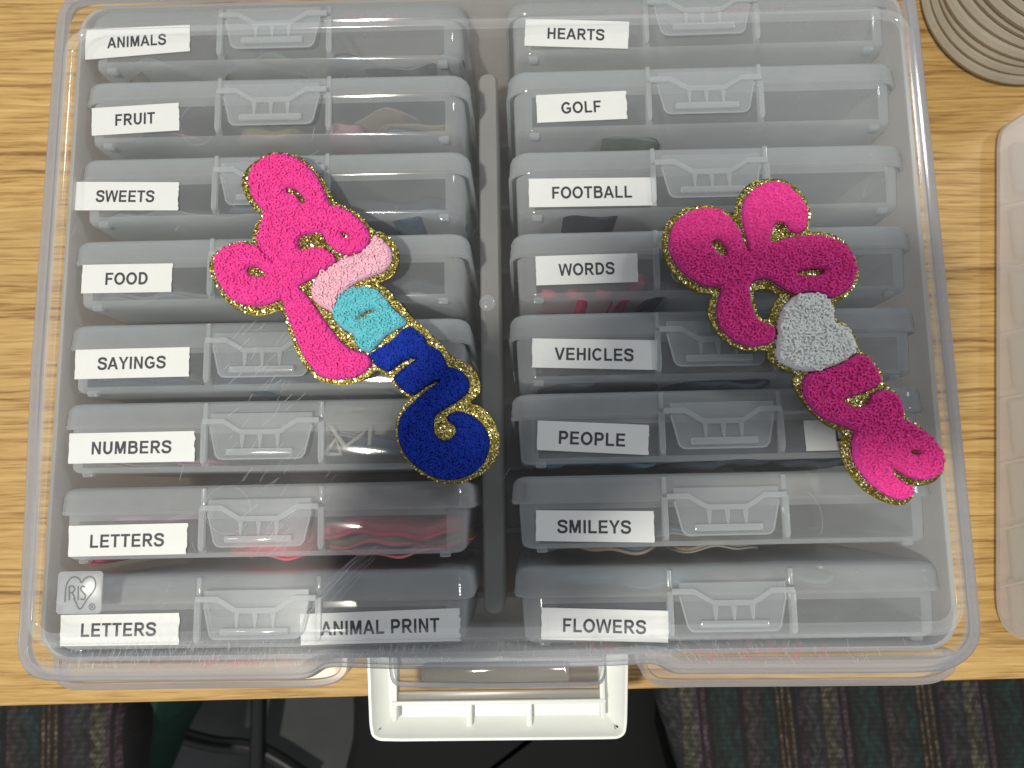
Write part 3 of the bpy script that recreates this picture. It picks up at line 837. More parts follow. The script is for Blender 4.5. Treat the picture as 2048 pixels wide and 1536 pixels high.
ZLAB = ZF - .0004
for col, i, a, b, c, d, txt, ctr, wpx in LABELS:
    cs = cases[(col, i)]; inv = cs.matrix_world.inverted()
    A, B, C_, D = [Vector((*at(x, y, ZLAB), ZLAB)) for x, y in (a, b, c, d)]
    def uv(u, v, z=0): p = (A * (1 - u) + B * u) * (1 - v) + (D * (1 - u) + C_ * u) * v; return inv @ Vector((p.x, p.y, p.z + z))
    pts = []
    nu = 10
    pts += [(u, 0) for u in np.linspace(0, 1, nu)[:-1]]
    rag = random.choice((0.004, .008, .006))
    pts += [(1 + random.uniform(-rag, rag) * (0 < k < 12), k / 12) for k in range(13)]
    pts += [(u, 1) for u in np.linspace(1, 0, nu)[1:-1]]
    pts += [(random.uniform(-.003, .003), k / 8) for k in range(8, 0, -1)]
    mb = MB(); n = len(pts)
    warp = lambda u: .00012 * math.sin(u * 5 + i)
    mb.add([uv(u, v, 0) for u, v in pts] + [uv(u, v, .00028) for u, v in pts],
           [tuple(range(n)), tuple(reversed(range(n, 2 * n)))] + [(k, (k + 1) % n, n + (k + 1) % n, n + k) for k in range(n)])
    lab = mb.build('label', M['paper'], cs, smooth=False)
    me = text_mesh(txt)
    co = np.empty(len(me.vertices) * 3); me.vertices.foreach_get('co', co); co = co.reshape(-1, 3)
    w0 = co[:, 0].max() - co[:, 0].min(); h0 = co[:, 1].max() - co[:, 1].min()
    c3 = Vector((*at(*ctr, ZLAB), ZLAB)); dirx = (B - A).normalized() * .5 + (C_ - D).normalized() * .5; dirx.normalize()
    diry = Vector((-dirx.y, dirx.x, 0))
    pw = wpx / 1538 * (CAM.z - ZLAB); sx = pw / w0; sy = .0056 / h0
    mx = (co[:, 0].max() + co[:, 0].min()) / 2; my = (co[:, 1].max() + co[:, 1].min()) / 2
    for k in range(len(co)):
        p = c3 + dirx * ((co[k, 0] - mx) * sx) + diry * ((co[k, 1] - my) * sy) + Vector((0, 0, .00036 + co[k, 2]))
        co[k] = inv @ p
    me.vertices.foreach_set('co', co.ravel()); me.materials.clear(); me.materials.append(M['ink']); me.update()
    o = bpy.data.objects.new('lettering', me); COL.objects.link(o); o.parent = lab

# ------------------------------------------------------------------ patches lying inside the small cases, seen edge-on
def soft(name, c, sh=.3): return solid(name, c, .85, noise=.3, nscale=160, bump=.6)


INK = {}
def inner_patch(px0, px1, py, th, colr, rim, label, depth=.085, wav=1.0, dz=.006, tilt=0):
    """a wavy stack-worn chenille patch standing on edge inside a small case"""
    z0 = ZF - dz
    xa_, ya_ = at(px0, py, z0); xb_, _ = at(px1, py, z0)
    cx_ = (xa_ + xb_) / 2; hw = abs(xb_ - xa_) / 2
    root = empty('fabric_patch', (cx_, ya_, z0), tilt, label=label, category='patch', group='fabric patches kept in the small cases')
    ph = random.uniform(0, 6); n = 26; t2 = th / 2
    def yy(x): return wav * .0012 * math.sin(x * 140 + ph) + wav * .0007 * math.sin(x * 330 + ph * 2)
    def wz(x): return .0022 * math.sin(x * 90 + ph * 1.7) + .0012 * math.sin(x * 260 + ph)
    for nm_, off, tk, inset_, colx in (('pile', 0, t2, .0012, colr), ('backing', -t2 * .75, t2 * .35, 0, rim)):
        m = MB(); rings = []
        for kx in range(n + 1):
            x = -hw + inset_ + (2 * hw - 2 * inset_) * kx / n
            e = math.sqrt(max(0, 1 - abs(x / hw) ** 4)) ; f = wz(x) - (1 - e) * .02 - inset_ * 1.5
            y = yy(x) + off
            rd = tk * (.5 + .5 * e)
            rings.append([(x, y - rd, -depth), (x, y - rd, f - rd), (x, y - rd * .5, f - rd * .2), (x, y + rd * .5, f - rd * .2), (x, y + rd, f - rd), (x, y + rd, -depth)])
        m.loft(rings, True, True)
        key = tuple(colx)
        if key not in INK: INK[key] = soft('felt_%d' % len(INK), colx)
        m.build(nm_, INK[key], root)
    return root


NV = (.020, .035, .075); SL = (.09, .13, .17); TAN = (.26, .20, .15); GR = (.20, .22, .23); RED = (.60, .04, .09); PK = (.60, .07, .18)
TEAL = (.10, .32, .33); CRM = (.24, .24, .22); MAUVE = (.30, .14, .20); DK = (.035, .045, .06); OL = (.20, .17, .08)
IP = [
    (215, 400, 128, .0030, SL, GR, 'slate patch behind the ANIMALS label'),
    (235, 405, 138, .0026, GR, CRM, 'grey patch low in the ANIMALS case, left of its latch'),
    (430, 620, 130, .0034, SL, CRM, 'blue-grey patch with pale edge under the ANIMALS case latch'),
    (450, 600, 118, .0030, TEAL, CRM, 'teal-grey patch just under the ANIMALS case latch'),
    (640, 760, 118, .0050, DK, SL, 'dark hump-shaped patch right of the ANIMALS case latch'),
    (650, 930, 134, .0026, SL, GR, 'long flat slate patch at the bottom of the ANIMALS case'),
    (865, 932, 115, .0060, SL, GR, 'short rounded grey patch at the right end of the ANIMALS case'),
    (460, 605, 262, .0060, OL, TAN, 'olive patch beneath the latch of the FRUIT case'),
    (200, 400, 272, .0030, MAUVE, DK, 'dull mauve patch below the FRUIT label'),
    (650, 728, 250, .0085, (.34, .17, .20), MAUVE, 'thick dusky pink patch in the FRUIT case'),
    (690, 845, 228, .0026, SL, TAN, 'upper grey patch with tan edge in the FRUIT case'),
    (735, 918, 245, .0028, SL, TAN, 'long grey patch with tan edge in the FRUIT case'),
    (745, 900, 260, .0045, DK, SL, 'dark mottled patch lowest in the FRUIT case'),
    (150, 560, 425, .0040, DK, GR, 'dark patch low in the SWEETS case'),
    (620, 930, 415, .0110, DK, SL, 'wide dark slate patch right of the pink letters in the SWEETS case'),
    (430, 640, 400, .0070, DK, SL, 'dark slate patch behind the latch of the SWEETS case'),
    (170, 420, 590, .0040, GR, GR, 'grey patch below the FOOD label'),
    (640, 910, 580, .0110, DK, GR, 'dark patch with pale flecks at the right of the FOOD case'),
    (125, 395, 765, .0050, NV, NV, 'navy patch below the SAYINGS label'),
    (400, 640, 755, .0100, NV, SL, 'navy patch behind the latch of the SAYINGS case'),
    (240, 380, 694, .0020, NV, NV, 'thin navy patch above the SAYINGS label'),
    (640, 800, 765, .0030, DK, GR, 'charcoal patch at the right of the SAYINGS case'),
    (640, 900, 885, .0070, (.05, .07, .12), SL, 'dark blue patch right of the latch in the NUMBERS case'),
    (645, 740, 865, .0024, CRM, GR, 'pale number-shaped patch in the NUMBERS case'),
    (330, 440, 925, .0030, MAUVE, MAUVE, 'dark red patch at the latch of the NUMBERS case'),
    (170, 330, 935, .0026, GR, OL, 'grey patch below the NUMBERS label'),
    (430, 625, 1106, .0034, RED, RED, 'bright red patch below the latch of the upper LETTERS case'),
    (440, 620, 1085, .0090, (.45, .07, .12), RED, 'mauve patch behind the latch of the upper LETTERS case'),
    (160, 210, 1116, .0026, PK, RED, 'small pink patch peeking below the upper LETTERS label'),
    (190, 385, 1040, .0026, MAUVE, MAUVE, 'dull plum patch above the upper LETTERS label'),
    (620, 930, 1060, .0065, (.50, .10, .13), RED, 'long rose patch at the top right of the upper LETTERS case'),
    (640, 940, 1083, .0050, OL, (.65, .10, .13), 'olive and red patch in the middle of the upper LETTERS case'),
    (630, 900, 1103, .0030, MAUVE, (.70, .20, .22), 'coral edged patch at the bottom of the upper LETTERS case'),
    (140, 400, 1170, .0040, NV, SL, 'navy patch under the emblem in the lowest LETTERS case'),
    (400, 930, 1172, .0060, DK, SL, 'long dark patch across the top of the ANIMAL PRINT case'),
    (385, 600, 1225, .0060, (.06, .12, .16), SL, 'blue-grey patch behind the latch of the lowest left case'),
    (1180, 1330, 268, .0036, (.13, .16, .15), (.15, .18, .17), 'grey-green patch low in the GOLF case'),
    (1070, 1320, 425, .0050, NV, DK, 'navy patch below the FOOTBALL label'),
    (1335, 1530, 420, .0100, DK, NV, 'dark blue patch under the latch of the FOOTBALL case'),
    (1078, 1120, 583, .0045, PK, RED, 'first small pink letter patch under the WORDS label'),
    (1130, 1180, 583, .0050, RED, PK, 'second small pink letter patch under the WORDS label'),
    (1188, 1230, 583, .0045, PK, RED, 'third small pink letter patch under the WORDS label'),
    (1236, 1272, 583, .0048, RED, PK, 'fourth small pink letter patch under the WORDS label'),
    (1268, 1296, 554, .0060, RED, PK, 'pink letter patch just right of the WORDS label'),
    (1285, 1345, 580, .0100, NV, DK, 'navy patch right of the pink ones in the WORDS case'),
    (1075, 1330, 755, .0050, DK, GR, 'charcoal patch below the VEHICLES label'),
    (1345, 1560, 755, .0070, NV, SL, 'navy patch under the latch of the VEHICLES case'),
    (1470, 1600, 742, .0024, TAN, CRM, 'tan patch at the right of the VEHICLES latch'),
    (1075, 1330, 915, .0060, SL, (.10, .22, .25), 'slate patch below the PEOPLE label'),
    (1230, 1340, 842, .0022, TAN, CRM, 'tan patch above the right end of the PEOPLE label'),
    (1350, 1560, 905, .0110, NV, DK, 'navy patch under the latch of the PEOPLE case'),
    (1570, 1800, 905, .0100, NV, DK, 'navy patch behind the partly hidden label in the PEOPLE case'),
    (1085, 1330, 1093, .0045, SL, TAN, 'blue and tan patch below the SMILEYS label'),
    (1300, 1420, 1070, .0026, (.10, .14, .25), TAN, 'blue patch with tan edge between SMILEYS label and latch'),
    (1360, 1540, 1096, .0024, TAN, CRM, 'tan patch under the latch of the SMILEYS case'),
    (1110, 1240, 1162, .0035, TEAL, GR, 'teal patch above the left of the FLOWERS label'),
    (1240, 1420, 1164, .0035, (.08, .10, .16), TEAL, 'dark blue patch above the FLOWERS latch'),
    (1440, 1570, 1162, .0032, (.55, .32, .34), CRM, 'dusty pink patch above and right of the FLOWERS latch'),
    (1600, 1690, 1160, .0030, (.40, .42, .30), CRM, 'pale green patch at the right of the FLOWERS case'),
    (1120, 1350, 1222, .0040, NV, SL, 'navy patch behind the FLOWERS label'),
]
for q in IP: inner_patch(*q)
# pale outlines of number patches pressed to the front of the NUMBERS case
for pts, lb in (([(650, 908), (672, 878), (682, 908), (652, 908)], 'pale triangular number patch outline behind the front of the NUMBERS case'),
                ([(660, 850), (690, 893), (718, 874), (742, 850), (738, 906)], 'pale zigzag number patch behind the front of the NUMBERS case')):
    z0 = ZF - .006; P = [at(x, y, z0) for x, y in pts]; x0_, y0_ = P[0]
    root = empty('number_patch', (x0_, y0_, z0), label=lb, category='patch', group='fabric patches kept in the small cases')
    m = MB(); m.tube([(x - x0_, y - y0_, 0) for x, y in P], .0010, 8); m.build('pale_edge', soft('pale_felt', (.42, .40, .34)), root)
    m = MB(); m.tube([(x - x0_, y - y0_, -.0016) for x, y in P], .0018, 8); m.build('dark_pile', soft('dark_pile', (.05, .07, .10)), root)

# ------------------------------------------------------------------ chenille patches on the lid
def chain(root, blobs, holes, outline, ohole, seed):
    R = np.random.default_rng(seed)
    O = np.array(root.location)
    ZT = ZL + .0003                      # lid top
    ZG = ZT + .0015                      # top of the felt
    tw = lambda P: np.array([at(x, y, ZG) for x, y in P])
    # felt backing -----------------------------------------------------
    out = catmull(tw(outline), 5); hol = [catmull(tw(h), 5) for h in ohole]
    def fill(z, flip):
        bm = bmesh.new(); ed = []
        for lp in [out] + hol:
            vs = [bm.verts.new((x - O[0], y - O[1], z - O[2])) for x, y in lp]
            ed += [bm.edges.new((vs[i], vs[(i + 1) % len(vs)])) for i in range(len(vs))]
        bmesh.ops.triangle_fill(bm, edges=ed, use_beauty=True)
        vs = [tuple(v.co) for v in bm.verts]; bm.verts.index_update()
        fs = [tuple(v.index for v in f.verts) for f in bm.faces]; bm.free(); return vs, fs
    mb = MB()
    for z in (ZG, ZT): mb.add(*fill(z, 0))
    for lp in [out] + hol:
        mb.loft([[(x - O[0], y - O[1], z - O[2]) for x, y in lp] for z in (ZT, ZG)])
    mb.build('felt_backing', M['gold'], root, smooth=False, recalc=True)
    # piles ------------------------------------------------------------
    polys = [(c, catmull(tw(P), 5), h) for c, P, h in blobs]
    hp_ = [catmull(tw(h), 4) for h in holes]
    step = .00042
    allp = np.concatenate([p for _, p, _ in polys]); mn = allp.min(0) - .001; mx = allp.max(0) + .001
    gx_ = np.arange(mn[0], mx[0], step); gy_ = np.arange(mn[1], mx[1], step)
    G = np.stack(np.meshgrid(gx_, gy_, indexing='ij'), -1).reshape(-1, 2)
    nx, ny = len(gx_), len(gy_)
    SD = []
    for c, p, h in polys:
        s = np.full(len(G), -1.0)
        m = (G[:, 0] > p[:, 0].min() - .0015) & (G[:, 0] < p[:, 0].max() + .0015) & (G[:, 1] > p[:, 1].min() - .0015) & (G[:, 1] < p[:, 1].max() + .0015)
        s[m] = sdf(G[m], p); SD.append(s)
    SD = np.array(SD)
    hs = np.full(len(G), 1.0)
    for h in hp_:
        m = (np.abs(G - h.mean(0)) < .012).all(1); hs[m] = np.minimum(hs[m], -sdf(G[m], h))
    rad = .0025
    def dome(s): t = np.clip(s / rad, 0, 1); return np.sqrt(np.clip(1 - (1 - t) ** 2, 0, 1))
    colours = [c for c, _, _ in polys]
    for colr in dict.fromkeys(colours):
        idx = [k for k, c in enumerate(colours) if c == colr]
        sd = np.minimum(SD[idx].max(0), hs)
        # other colours' territory is cut by whichever lies deeper
        oth = [k for k in range(len(polys)) if k not in idx]
        HT = np.zeros(len(G))
        for k in idx: HT = np.maximum(HT, dome(np.minimum(SD[k], hs)) * polys[k][2])
        if oth: 
            so = SD[oth].max(0)
            own = (SD[idx].max(0) >= so)
        else: own = np.ones(len(G), bool)
        inside = (sd > -step * .7) & own
        z = ZG + .0004 + HT
        z[sd <= 0] = ZG - .0001
        ii = inside.reshape(nx, ny); vid = -np.ones((nx, ny), int)
        sel = np.argwhere(ii); vid[ii] = np.arange(len(sel))
        Zr = z.reshape(nx, ny)
        V = [(gx_[i] - O[0] + R.normal() * .00003, gy_[j] - O[1] + R.normal() * .00003, Zr[i, j] - O[2] + R.normal() * .00004) for i, j in sel]
        a, b, c_, d = vid[:-1, :-1], vid[1:, :-1], vid[1:, 1:], vid[:-1, 1:]
        ok = (a >= 0) & (b >= 0) & (c_ >= 0) & (d >= 0)
        F = np.stack([a[ok], b[ok], c_[ok], d[ok]], 1).tolist()
        mb = MB(); mb.v = V; mb.f = [tuple(f) for f in F]; mb.mi = [0] * len(F)
        NMS = {'pink': 'pink_pile', 'blush': 'pale_pink_pile', 'teal': 'turquoise_pile', 'navy': 'blue_pile', 'white': 'white_heart_pile'}
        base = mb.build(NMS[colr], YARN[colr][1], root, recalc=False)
        # loops --------------------------------------------------------
        sp = .00138 if colr != 'navy' else .00108
        if colr == 'white': sp = .00140
        lx = np.arange(mn[0], mx[0], sp); ly = np.arange(mn[1], mx[1], sp * .9)
        C = np.stack(np.meshgrid(lx, ly, indexing='ij'), -1).reshape(-1, 2); C = C + R.uniform(-.5, .5, C.shape) * sp * 1.1
        gi = np.clip(((C[:, 0] - mn[0]) / step).round().astype(int), 0, nx - 1); gj = np.clip(((C[:, 1] - mn[1]) / step).round().astype(int), 0, ny - 1)
        fl_ = gi * ny + gj
        near = sd[fl_]; keep = (near > (.0011 if colr in ('white', 'blush', 'teal') else .0009)) & own[fl_]
        keep &= (near > .0014) | (R.uniform(size=len(C)) < .6)
        C = C[keep]; zz = z[fl_][keep]
        low = colr == 'navy'
        K = 10; Sg = 5
        Vs = []; Fs = []
        for (cx_, cy_), cz in zip(C, zz):
            Rm = R.uniform(.00064, .00100) * (.78 if low else 1); rt = R.uniform(.00031, .00042); cz += R.uniform(-.0001, .0004) * (.65 if low else 1)
            if colr == 'white': rt *= 1.25
            arc = R.uniform(3.4, 6.1); a0 = R.uniform(0, 6.28)
            tilt = R.normal() * (.35 if low else .6); az = R.uniform(0, 6.28)
            Mx = np.array(Euler((tilt, 0, az)).to_matrix())
            b0 = len(Vs)
            for k in range(K):
                t = a0 + arc * k / (K - 1); cc, ss = math.cos(t), math.sin(t)
                taper = .55 if k in (0, K - 1) else 1
                for q in range(Sg):
                    u = q * math.pi * 2 / 5 + .78
                    rr_ = Rm + rt * taper * math.cos(u); zz_ = rt * taper * math.sin(u) + .00025 * math.sin(k * 1.1)
                    p = Mx @ np.array([rr_ * cc, rr_ * ss, zz_])
                    Vs.append((cx_ + p[0] - O[0], cy_ + p[1] - O[1], cz + .00022 + p[2] - O[2]))
            for k in range(K - 1):
                for q in range(Sg):
                    q2 = (q + 1) % Sg
                    Fs.append((b0 + k * Sg + q, b0 + k * Sg + q2, b0 + (k + 1) * Sg + q2, b0 + (k + 1) * Sg + q))
        mb = MB(); mb.v = Vs; mb.f = Fs; mb.mi = [0] * len(Fs)
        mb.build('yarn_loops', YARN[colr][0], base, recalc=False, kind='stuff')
    # metallic thread that runs round every pile -----------------------
    mb = MB()
    for k, (c, p, h) in enumerate(polys):
        path = offset(p, .00022); L = np.linalg.norm(np.roll(path, -1, 0) - path, axis=1); cum = np.concatenate([[0], np.cumsum(L)])
        nS = int(cum[-1] / .00105)
        for s in range(nS):
            t = (s + .5) / nS * cum[-1]; i = np.searchsorted(cum, t) - 1; f = (t - cum[i]) / L[i]
            q = path[i] * (1 - f) + path[(i + 1) % len(path)] * f; dr = path[(i + 1) % len(path)] - path[i]; dr /= np.linalg.norm(dr)
            oth = max([sdf(q[None], pp)[0] for kk, (_, pp, _) in enumerate(polys) if kk != k] + [-1])
            if oth > -.00015: continue
            ang = R.normal() * .25; ca, sa = math.cos(ang), math.sin(ang); dr = np.array([dr[0] * ca - dr[1] * sa, dr[0] * sa + dr[1] * ca]); nr = np.array([-dr[1], dr[0]])
            l, w, hh = .00062, .00019, .00022; zb = ZG + .00028 + R.normal() * .00005
            pts = [q - dr * l, q - nr * w, q + dr * l, q + nr * w]
            vs = [(a_[0] - O[0], a_[1] - O[1], zb - O[2]) for a_ in pts] + [(q[0] - O[0], q[1] - O[1], zb + hh - O[2])]
            mb.add(vs, [(0, 1, 4), (1, 2, 4), (2, 3, 4), (3, 0, 4)])
    for h in hp_:
        path = offset(h, -.0002)
        for i in range(0, len(path), 2):
            a_ = path[i]; b_ = path[(i + 1) % len(path)]; q = (a_ + b_) / 2; dr = (b_ - a_) / (np.linalg.norm(b_ - a_) + 1e-9); nr = np.array([-dr[1], dr[0]])
            zb = ZG + .0005; l, w, hh = .0004, .00018, .0002
            pts = [q - dr * l, q - nr * w, q + dr * l, q + nr * w]
            mb.add([(p_[0] - O[0], p_[1] - O[1], zb - O[2]) for p_ in pts] + [(q[0] - O[0], q[1] - O[1], zb + hh - O[2])], [(0, 1, 4), (1, 2, 4), (2, 3, 4), (3, 0, 4)])
    mb.build('edge_stitching', M['thread'], root, smooth=False, recalc=False, kind='stuff')
    # glitter flakes ----------------------------------------------------
    o_mn = out.min(0); o_mx = out.max(0)
    N = int((o_mx - o_mn).prod() / (.00042 ** 2))
    C = R.uniform(o_mn, o_mx, (N, 2))
    gi = np.clip(((C[:, 0] - mn[0]) / step).round().astype(int), 0, nx - 1); gj = np.clip(((C[:, 1] - mn[1]) / step).round().astype(int), 0, ny - 1)
    un = np.minimum(SD.max(0), hs)[gi * ny + gj]
    C = C[un < -.0001]
    s = sdf(C, out)
    for h in hol: s = np.minimum(s, -sdf(C, h))
    C = C[s > .0002]
    mb = MB()
    Vs = []; Fs = []; mi_ = []
    for cx_, cy_ in C:
        r = R.uniform(.00016, .00036); big = R.uniform() < .20; tl = .17 if big else .09; r *= 1.25 if big else 1; Mx = Euler((R.normal() * tl, R.normal() * tl, R.uniform(0, 6))).to_matrix(); b0 = len(Vs)
        for q in range(5):
            p = Mx @ Vector((r * math.cos(q * 1.2566), r * math.sin(q * 1.2566), 0)); Vs.append((cx_ + p.x - O[0], cy_ + p.y - O[1], ZG + .00012 + p.z - O[2]))
        Fs.append((b0, b0 + 1, b0 + 2, b0 + 3, b0 + 4)); mi_.append(1 if big else 0)
    mb.v = Vs; mb.f = Fs; mb.mi = mi_
    mb.build('glitter', [M['flake'], M['sparkle']], root, smooth=False, recalc=False, kind='stuff')


HH = .0024
pA = [(554, 310), (589, 315), (611, 329), (632, 350), (645, 372), (656, 399), (662, 416), (640, 428), (600, 420), (560, 428), (535, 427), (510, 402), (500, 372), (499, 351), (510, 333), (528, 319)]
pB = [(534, 427), (560, 421), (600, 413), (640, 414), (665, 424), (672, 448), (652, 463), (642, 467), (615, 470), (601, 477), (597, 487), (601, 499), (608, 503), (623, 499), (636, 496), (650, 499), (664, 508), (675, 524), (656, 541), (629, 556), (601, 572), (597, 577), (580, 575), (560, 545), (535, 515), (519, 494), (516.5, 478), (518, 468), (521, 454)]
pC = [(662, 414), (692, 420), (710, 432), (729, 449), (740, 468), (740, 482), (733, 496), (718, 506), (700, 511), (682, 507), (668, 499), (655, 487), (648, 474), (643, 460), (643, 435)]
pD = [(518, 494), (497, 489), (471, 489), (451, 498), (435, 511), (430, 537), (436, 561), (450, 583), (471, 603), (499, 612), (526, 612), (547, 607), (563, 600), (585, 588), (598, 574), (582, 548), (556, 530), (532, 510)]
pE = [(597, 577), (585, 575), (570, 590), (566, 604), (574, 628), (585, 656), (598, 690), (614, 722), (636, 748), (652, 756), (673, 759), (705, 756), (725, 748), (742, 733), (744, 720), (739, 711), (717, 703), (697, 695), (678, 677), (656, 649), (637, 622), (615, 592)]
pF = [(748, 473), (757, 475), (770, 484), (783, 503), (784, 525), (770, 543), (742, 555), (719, 564), (700, 578), (684, 595), (676, 615), (668, 627), (658, 622), (642, 614), (628, 601), (623, 585), (628, 565), (642, 548), (656, 540), (675, 526), (690, 515), (705, 513), (723, 506), (735, 497), (742, 484)]
pG = [(666, 627), (669, 608), (677, 595), (691, 585), (705, 576), (724, 575), (751, 579), (768, 593), (784, 614), (800, 629), (813, 641), (811, 651), (792, 662), (774, 672), (764, 684), (754, 694), (743, 705), (724, 701), (713, 688), (707, 671), (691, 662), (676, 649), (668, 638)]
pH = [(812, 656), (824, 656), (839, 666), (851, 678), (855, 690), (867, 695), (883, 707), (892, 724), (895, 734), (911, 737), (929, 749), (939, 766), (936, 784), (925, 796), (907, 808), (887, 820), (872, 831), (868, 845), (869, 864), (878, 877), (891, 881), (905, 875), (912, 864), (911, 854), (901, 846), (895, 840), (897, 831), (908, 825), (927, 825), (949, 835), (965, 850), (976, 869), (979, 889), (975, 910), (965, 929), (944, 948), (917, 958), (890, 960), (864, 953), (845, 942), (823, 925), (805, 900), (797, 873), (798, 846), (808, 825), (828, 804), (845, 789), (860, 777), (881, 762), (856, 772), (833, 788), (820, 790), (807, 781), (792, 766), (789, 755), (801, 742), (819, 729), (835, 718), (813, 721), (796, 732), (783, 741), (771, 743), (757, 734), (745, 723), (740, 712), (748, 703), (771, 690), (789, 678), (802, 663)]
hA = [(574, 382), (578, 377), (589, 379), (601, 390), (613, 403), (606, 408), (599, 399), (591, 391), (578, 388)]
hC = [(684, 465), (693, 469), (702, 476), (698, 480), (689, 475)]
hD = [(496, 542), (502, 534), (514, 535), (525, 542), (534, 551), (522, 554), (508, 553), (499, 549)]
hG = [(717, 637), (730, 626), (751, 619), (748, 623), (733, 631), (719, 639)]
oL = [(562, 305), (594, 310), (622, 331), (645, 358), (665, 392), (673, 405), (696, 414), (723, 432), (746, 459), (765, 465), (783, 479), (797, 502), (795, 532), (779, 553), (757, 565), (774, 577), (790, 594), (816, 626), (836, 645), (858, 663), (881, 687), (904, 711), (931, 724), (950, 742), (961, 770), (957, 788), (941, 805), (962, 814), (981, 832), (995, 858), (1000, 882), (998, 907), (985, 928), (965, 947), (937, 962), (910, 968), (883, 966), (856, 956), (835, 943), (814, 925), (799, 900), (791, 865), (793, 841), (801, 822), (815, 800), (810, 790), (789, 772), (782, 760), (778, 751), (764, 748), (753, 739), (730, 755), (697, 768), (668, 768), (640, 761), (613, 738), (594, 705), (580, 668), (569, 636), (559, 620), (534, 627), (506, 629), (474, 620), (451, 599), (432, 571), (419, 539), (423, 515), (441, 497), (465, 486), (492, 482), (503, 484), (506, 465), (513, 446), (521, 433), (501, 409), (488, 386), (483, 363), (492, 340), (515, 319), (538, 307)]
lx0, ly0 = at(700, 640, ZL)
rootL = empty('letter_patch', (lx0, ly0, ZL), label='multicoloured chenille letter patch in pink, turquoise and royal blue on gold glitter felt', category='patch')
chain(rootL, [('pink', pA, HH), ('pink', pB, HH * 1.08), ('pink', pC, HH), ('pink', pD, HH), ('pink', pE, HH * .95), ('blush', pF, HH), ('teal', pG, HH), ('navy', pH, HH)],
      [hA, hC, hD, hG], oL, [], 3)

r1 = [(1338, 485), (1342, 460), (1360, 436), (1392, 420), (1429, 420), (1457, 436), (1478, 464), (1488, 492), (1495, 512), (1490, 545), (1470, 570), (1440, 574), (1411, 573), (1378, 557), (1351, 530), (1340, 507)]
r2 = [(1500, 507), (1494, 487), (1487, 459), (1483, 430), (1485, 408), (1495, 391), (1515, 374), (1542, 365), (1570, 370), (1589, 385), (1602, 400), (1613, 422), (1613, 448), (1605, 462), (1592, 468), (1577, 460), (1570, 450), (1556, 446), (1545, 455), (1540, 470), (1541, 484), (1560, 500), (1540, 525)]
r3 = [(1486, 510), (1505, 500), (1530, 490), (1549, 485), (1577, 476), (1623, 472), (1660, 478), (1693, 498), (1709, 528), (1709, 556), (1692, 582), (1660, 597), (1640, 590), (1615, 587), (1587, 589), (1559, 575), (1536, 560), (1515, 560), (1495, 568), (1470, 560), (1470, 530)]
r4 = [(1440, 565), (1470, 558), (1498, 562), (1498, 584), (1502, 610), (1512, 635), (1529, 648), (1548, 657), (1551, 668), (1547, 680), (1535, 688), (1505, 694), (1485, 690), (1464, 680), (1443, 660), (1433, 632), (1434, 606), (1440, 585)]
r5 = [(1553, 650), (1558, 628), (1571, 607), (1590, 591), (1613, 586), (1638, 589), (1657, 602), (1665, 624), (1669, 645), (1690, 655), (1704, 673), (1711, 694), (1706, 708), (1687, 724), (1651, 739), (1617, 745), (1590, 740), (1569, 731), (1552, 719), (1550, 681)]
r6 = [(1614, 748), (1637, 743), (1667, 733), (1700, 714), (1716, 709), (1735, 716), (1750, 738), (1759, 755), (1755, 770), (1731, 783), (1697, 794), (1684, 803), (1694, 820), (1720, 840), (1735, 865), (1712, 862), (1693, 856), (1655, 842), (1627, 823), (1608, 796), (1603, 768)]
r7 = [(1684, 805), (1697, 813), (1720, 814), (1735, 806), (1741, 791), (1759, 781), (1780, 783), (1797, 796), (1805, 817), (1803, 842), (1780, 870), (1740, 878), (1712, 866), (1690, 850)]
r8 = [(1710, 862), (1701, 881), (1702, 909), (1708, 930), (1727, 956), (1750, 977), (1778, 994), (1803, 1000), (1820, 992), (1823, 977), (1806, 964), (1790, 954), (1777, 934), (1797, 945), (1821, 956), (1848, 959), (1871, 952), (1882, 934), (1882, 909), (1874, 890), (1857, 873), (1835, 855), (1806, 840), (1770, 845), (1735, 850)]
g1 = [(1422, 489), (1430, 481), (1441, 485), (1452, 503), (1449, 512), (1437, 510), (1426, 500)]
g2 = [(1591, 547), (1614, 540), (1642, 540), (1644, 547), (1624, 554), (1600, 552)]
g3_ = [(1819, 903), (1830, 900), (1838, 905), (1828, 909)]
oR = [(1517, 360), (1550, 357), (1577, 364), (1600, 382), (1617, 408), (1621, 436), (1618, 461), (1646, 464), (1679, 475), (1702, 500), (1717, 533), (1714, 566), (1693, 593), (1671, 605), (1672, 637), (1693, 649), (1711, 672), (1718, 700), (1739, 713), (1762, 745), (1769, 768), (1790, 782), (1806, 806), (1813, 834), (1841, 852), (1868, 880), (1885, 908), (1887, 940), (1869, 963), (1841, 972), (1826, 971), (1827, 991), (1813, 1007), (1790, 1010), (1753, 996), (1716, 968), (1693, 931), (1681, 898), (1686, 875), (1686, 866), (1651, 848), (1619, 820), (1596, 788), (1585, 760), (1591, 747), (1563, 737), (1536, 718), (1533, 701), (1503, 702), (1471, 695), (1439, 672), (1418, 635), (1418, 607), (1422, 589), (1392, 582), (1360, 561), (1335, 529), (1325, 492), (1328, 459), (1346, 432), (1374, 415), (1406, 411), (1439, 415), (1466, 431), (1471, 413), (1478, 390), (1494, 371)]
ohR = [(1508, 584), (1520, 579), (1534, 577), (1548, 585), (1559, 593), (1550, 604), (1542, 624), (1537, 638), (1524, 637), (1513, 620)]
rx0, ry0 = at(1610, 690, ZL)
rootR = empty('letter_patch', (rx0, ry0, ZL), label='hot pink chenille letter patch with a white heart in it, on gold glitter felt', category='patch')
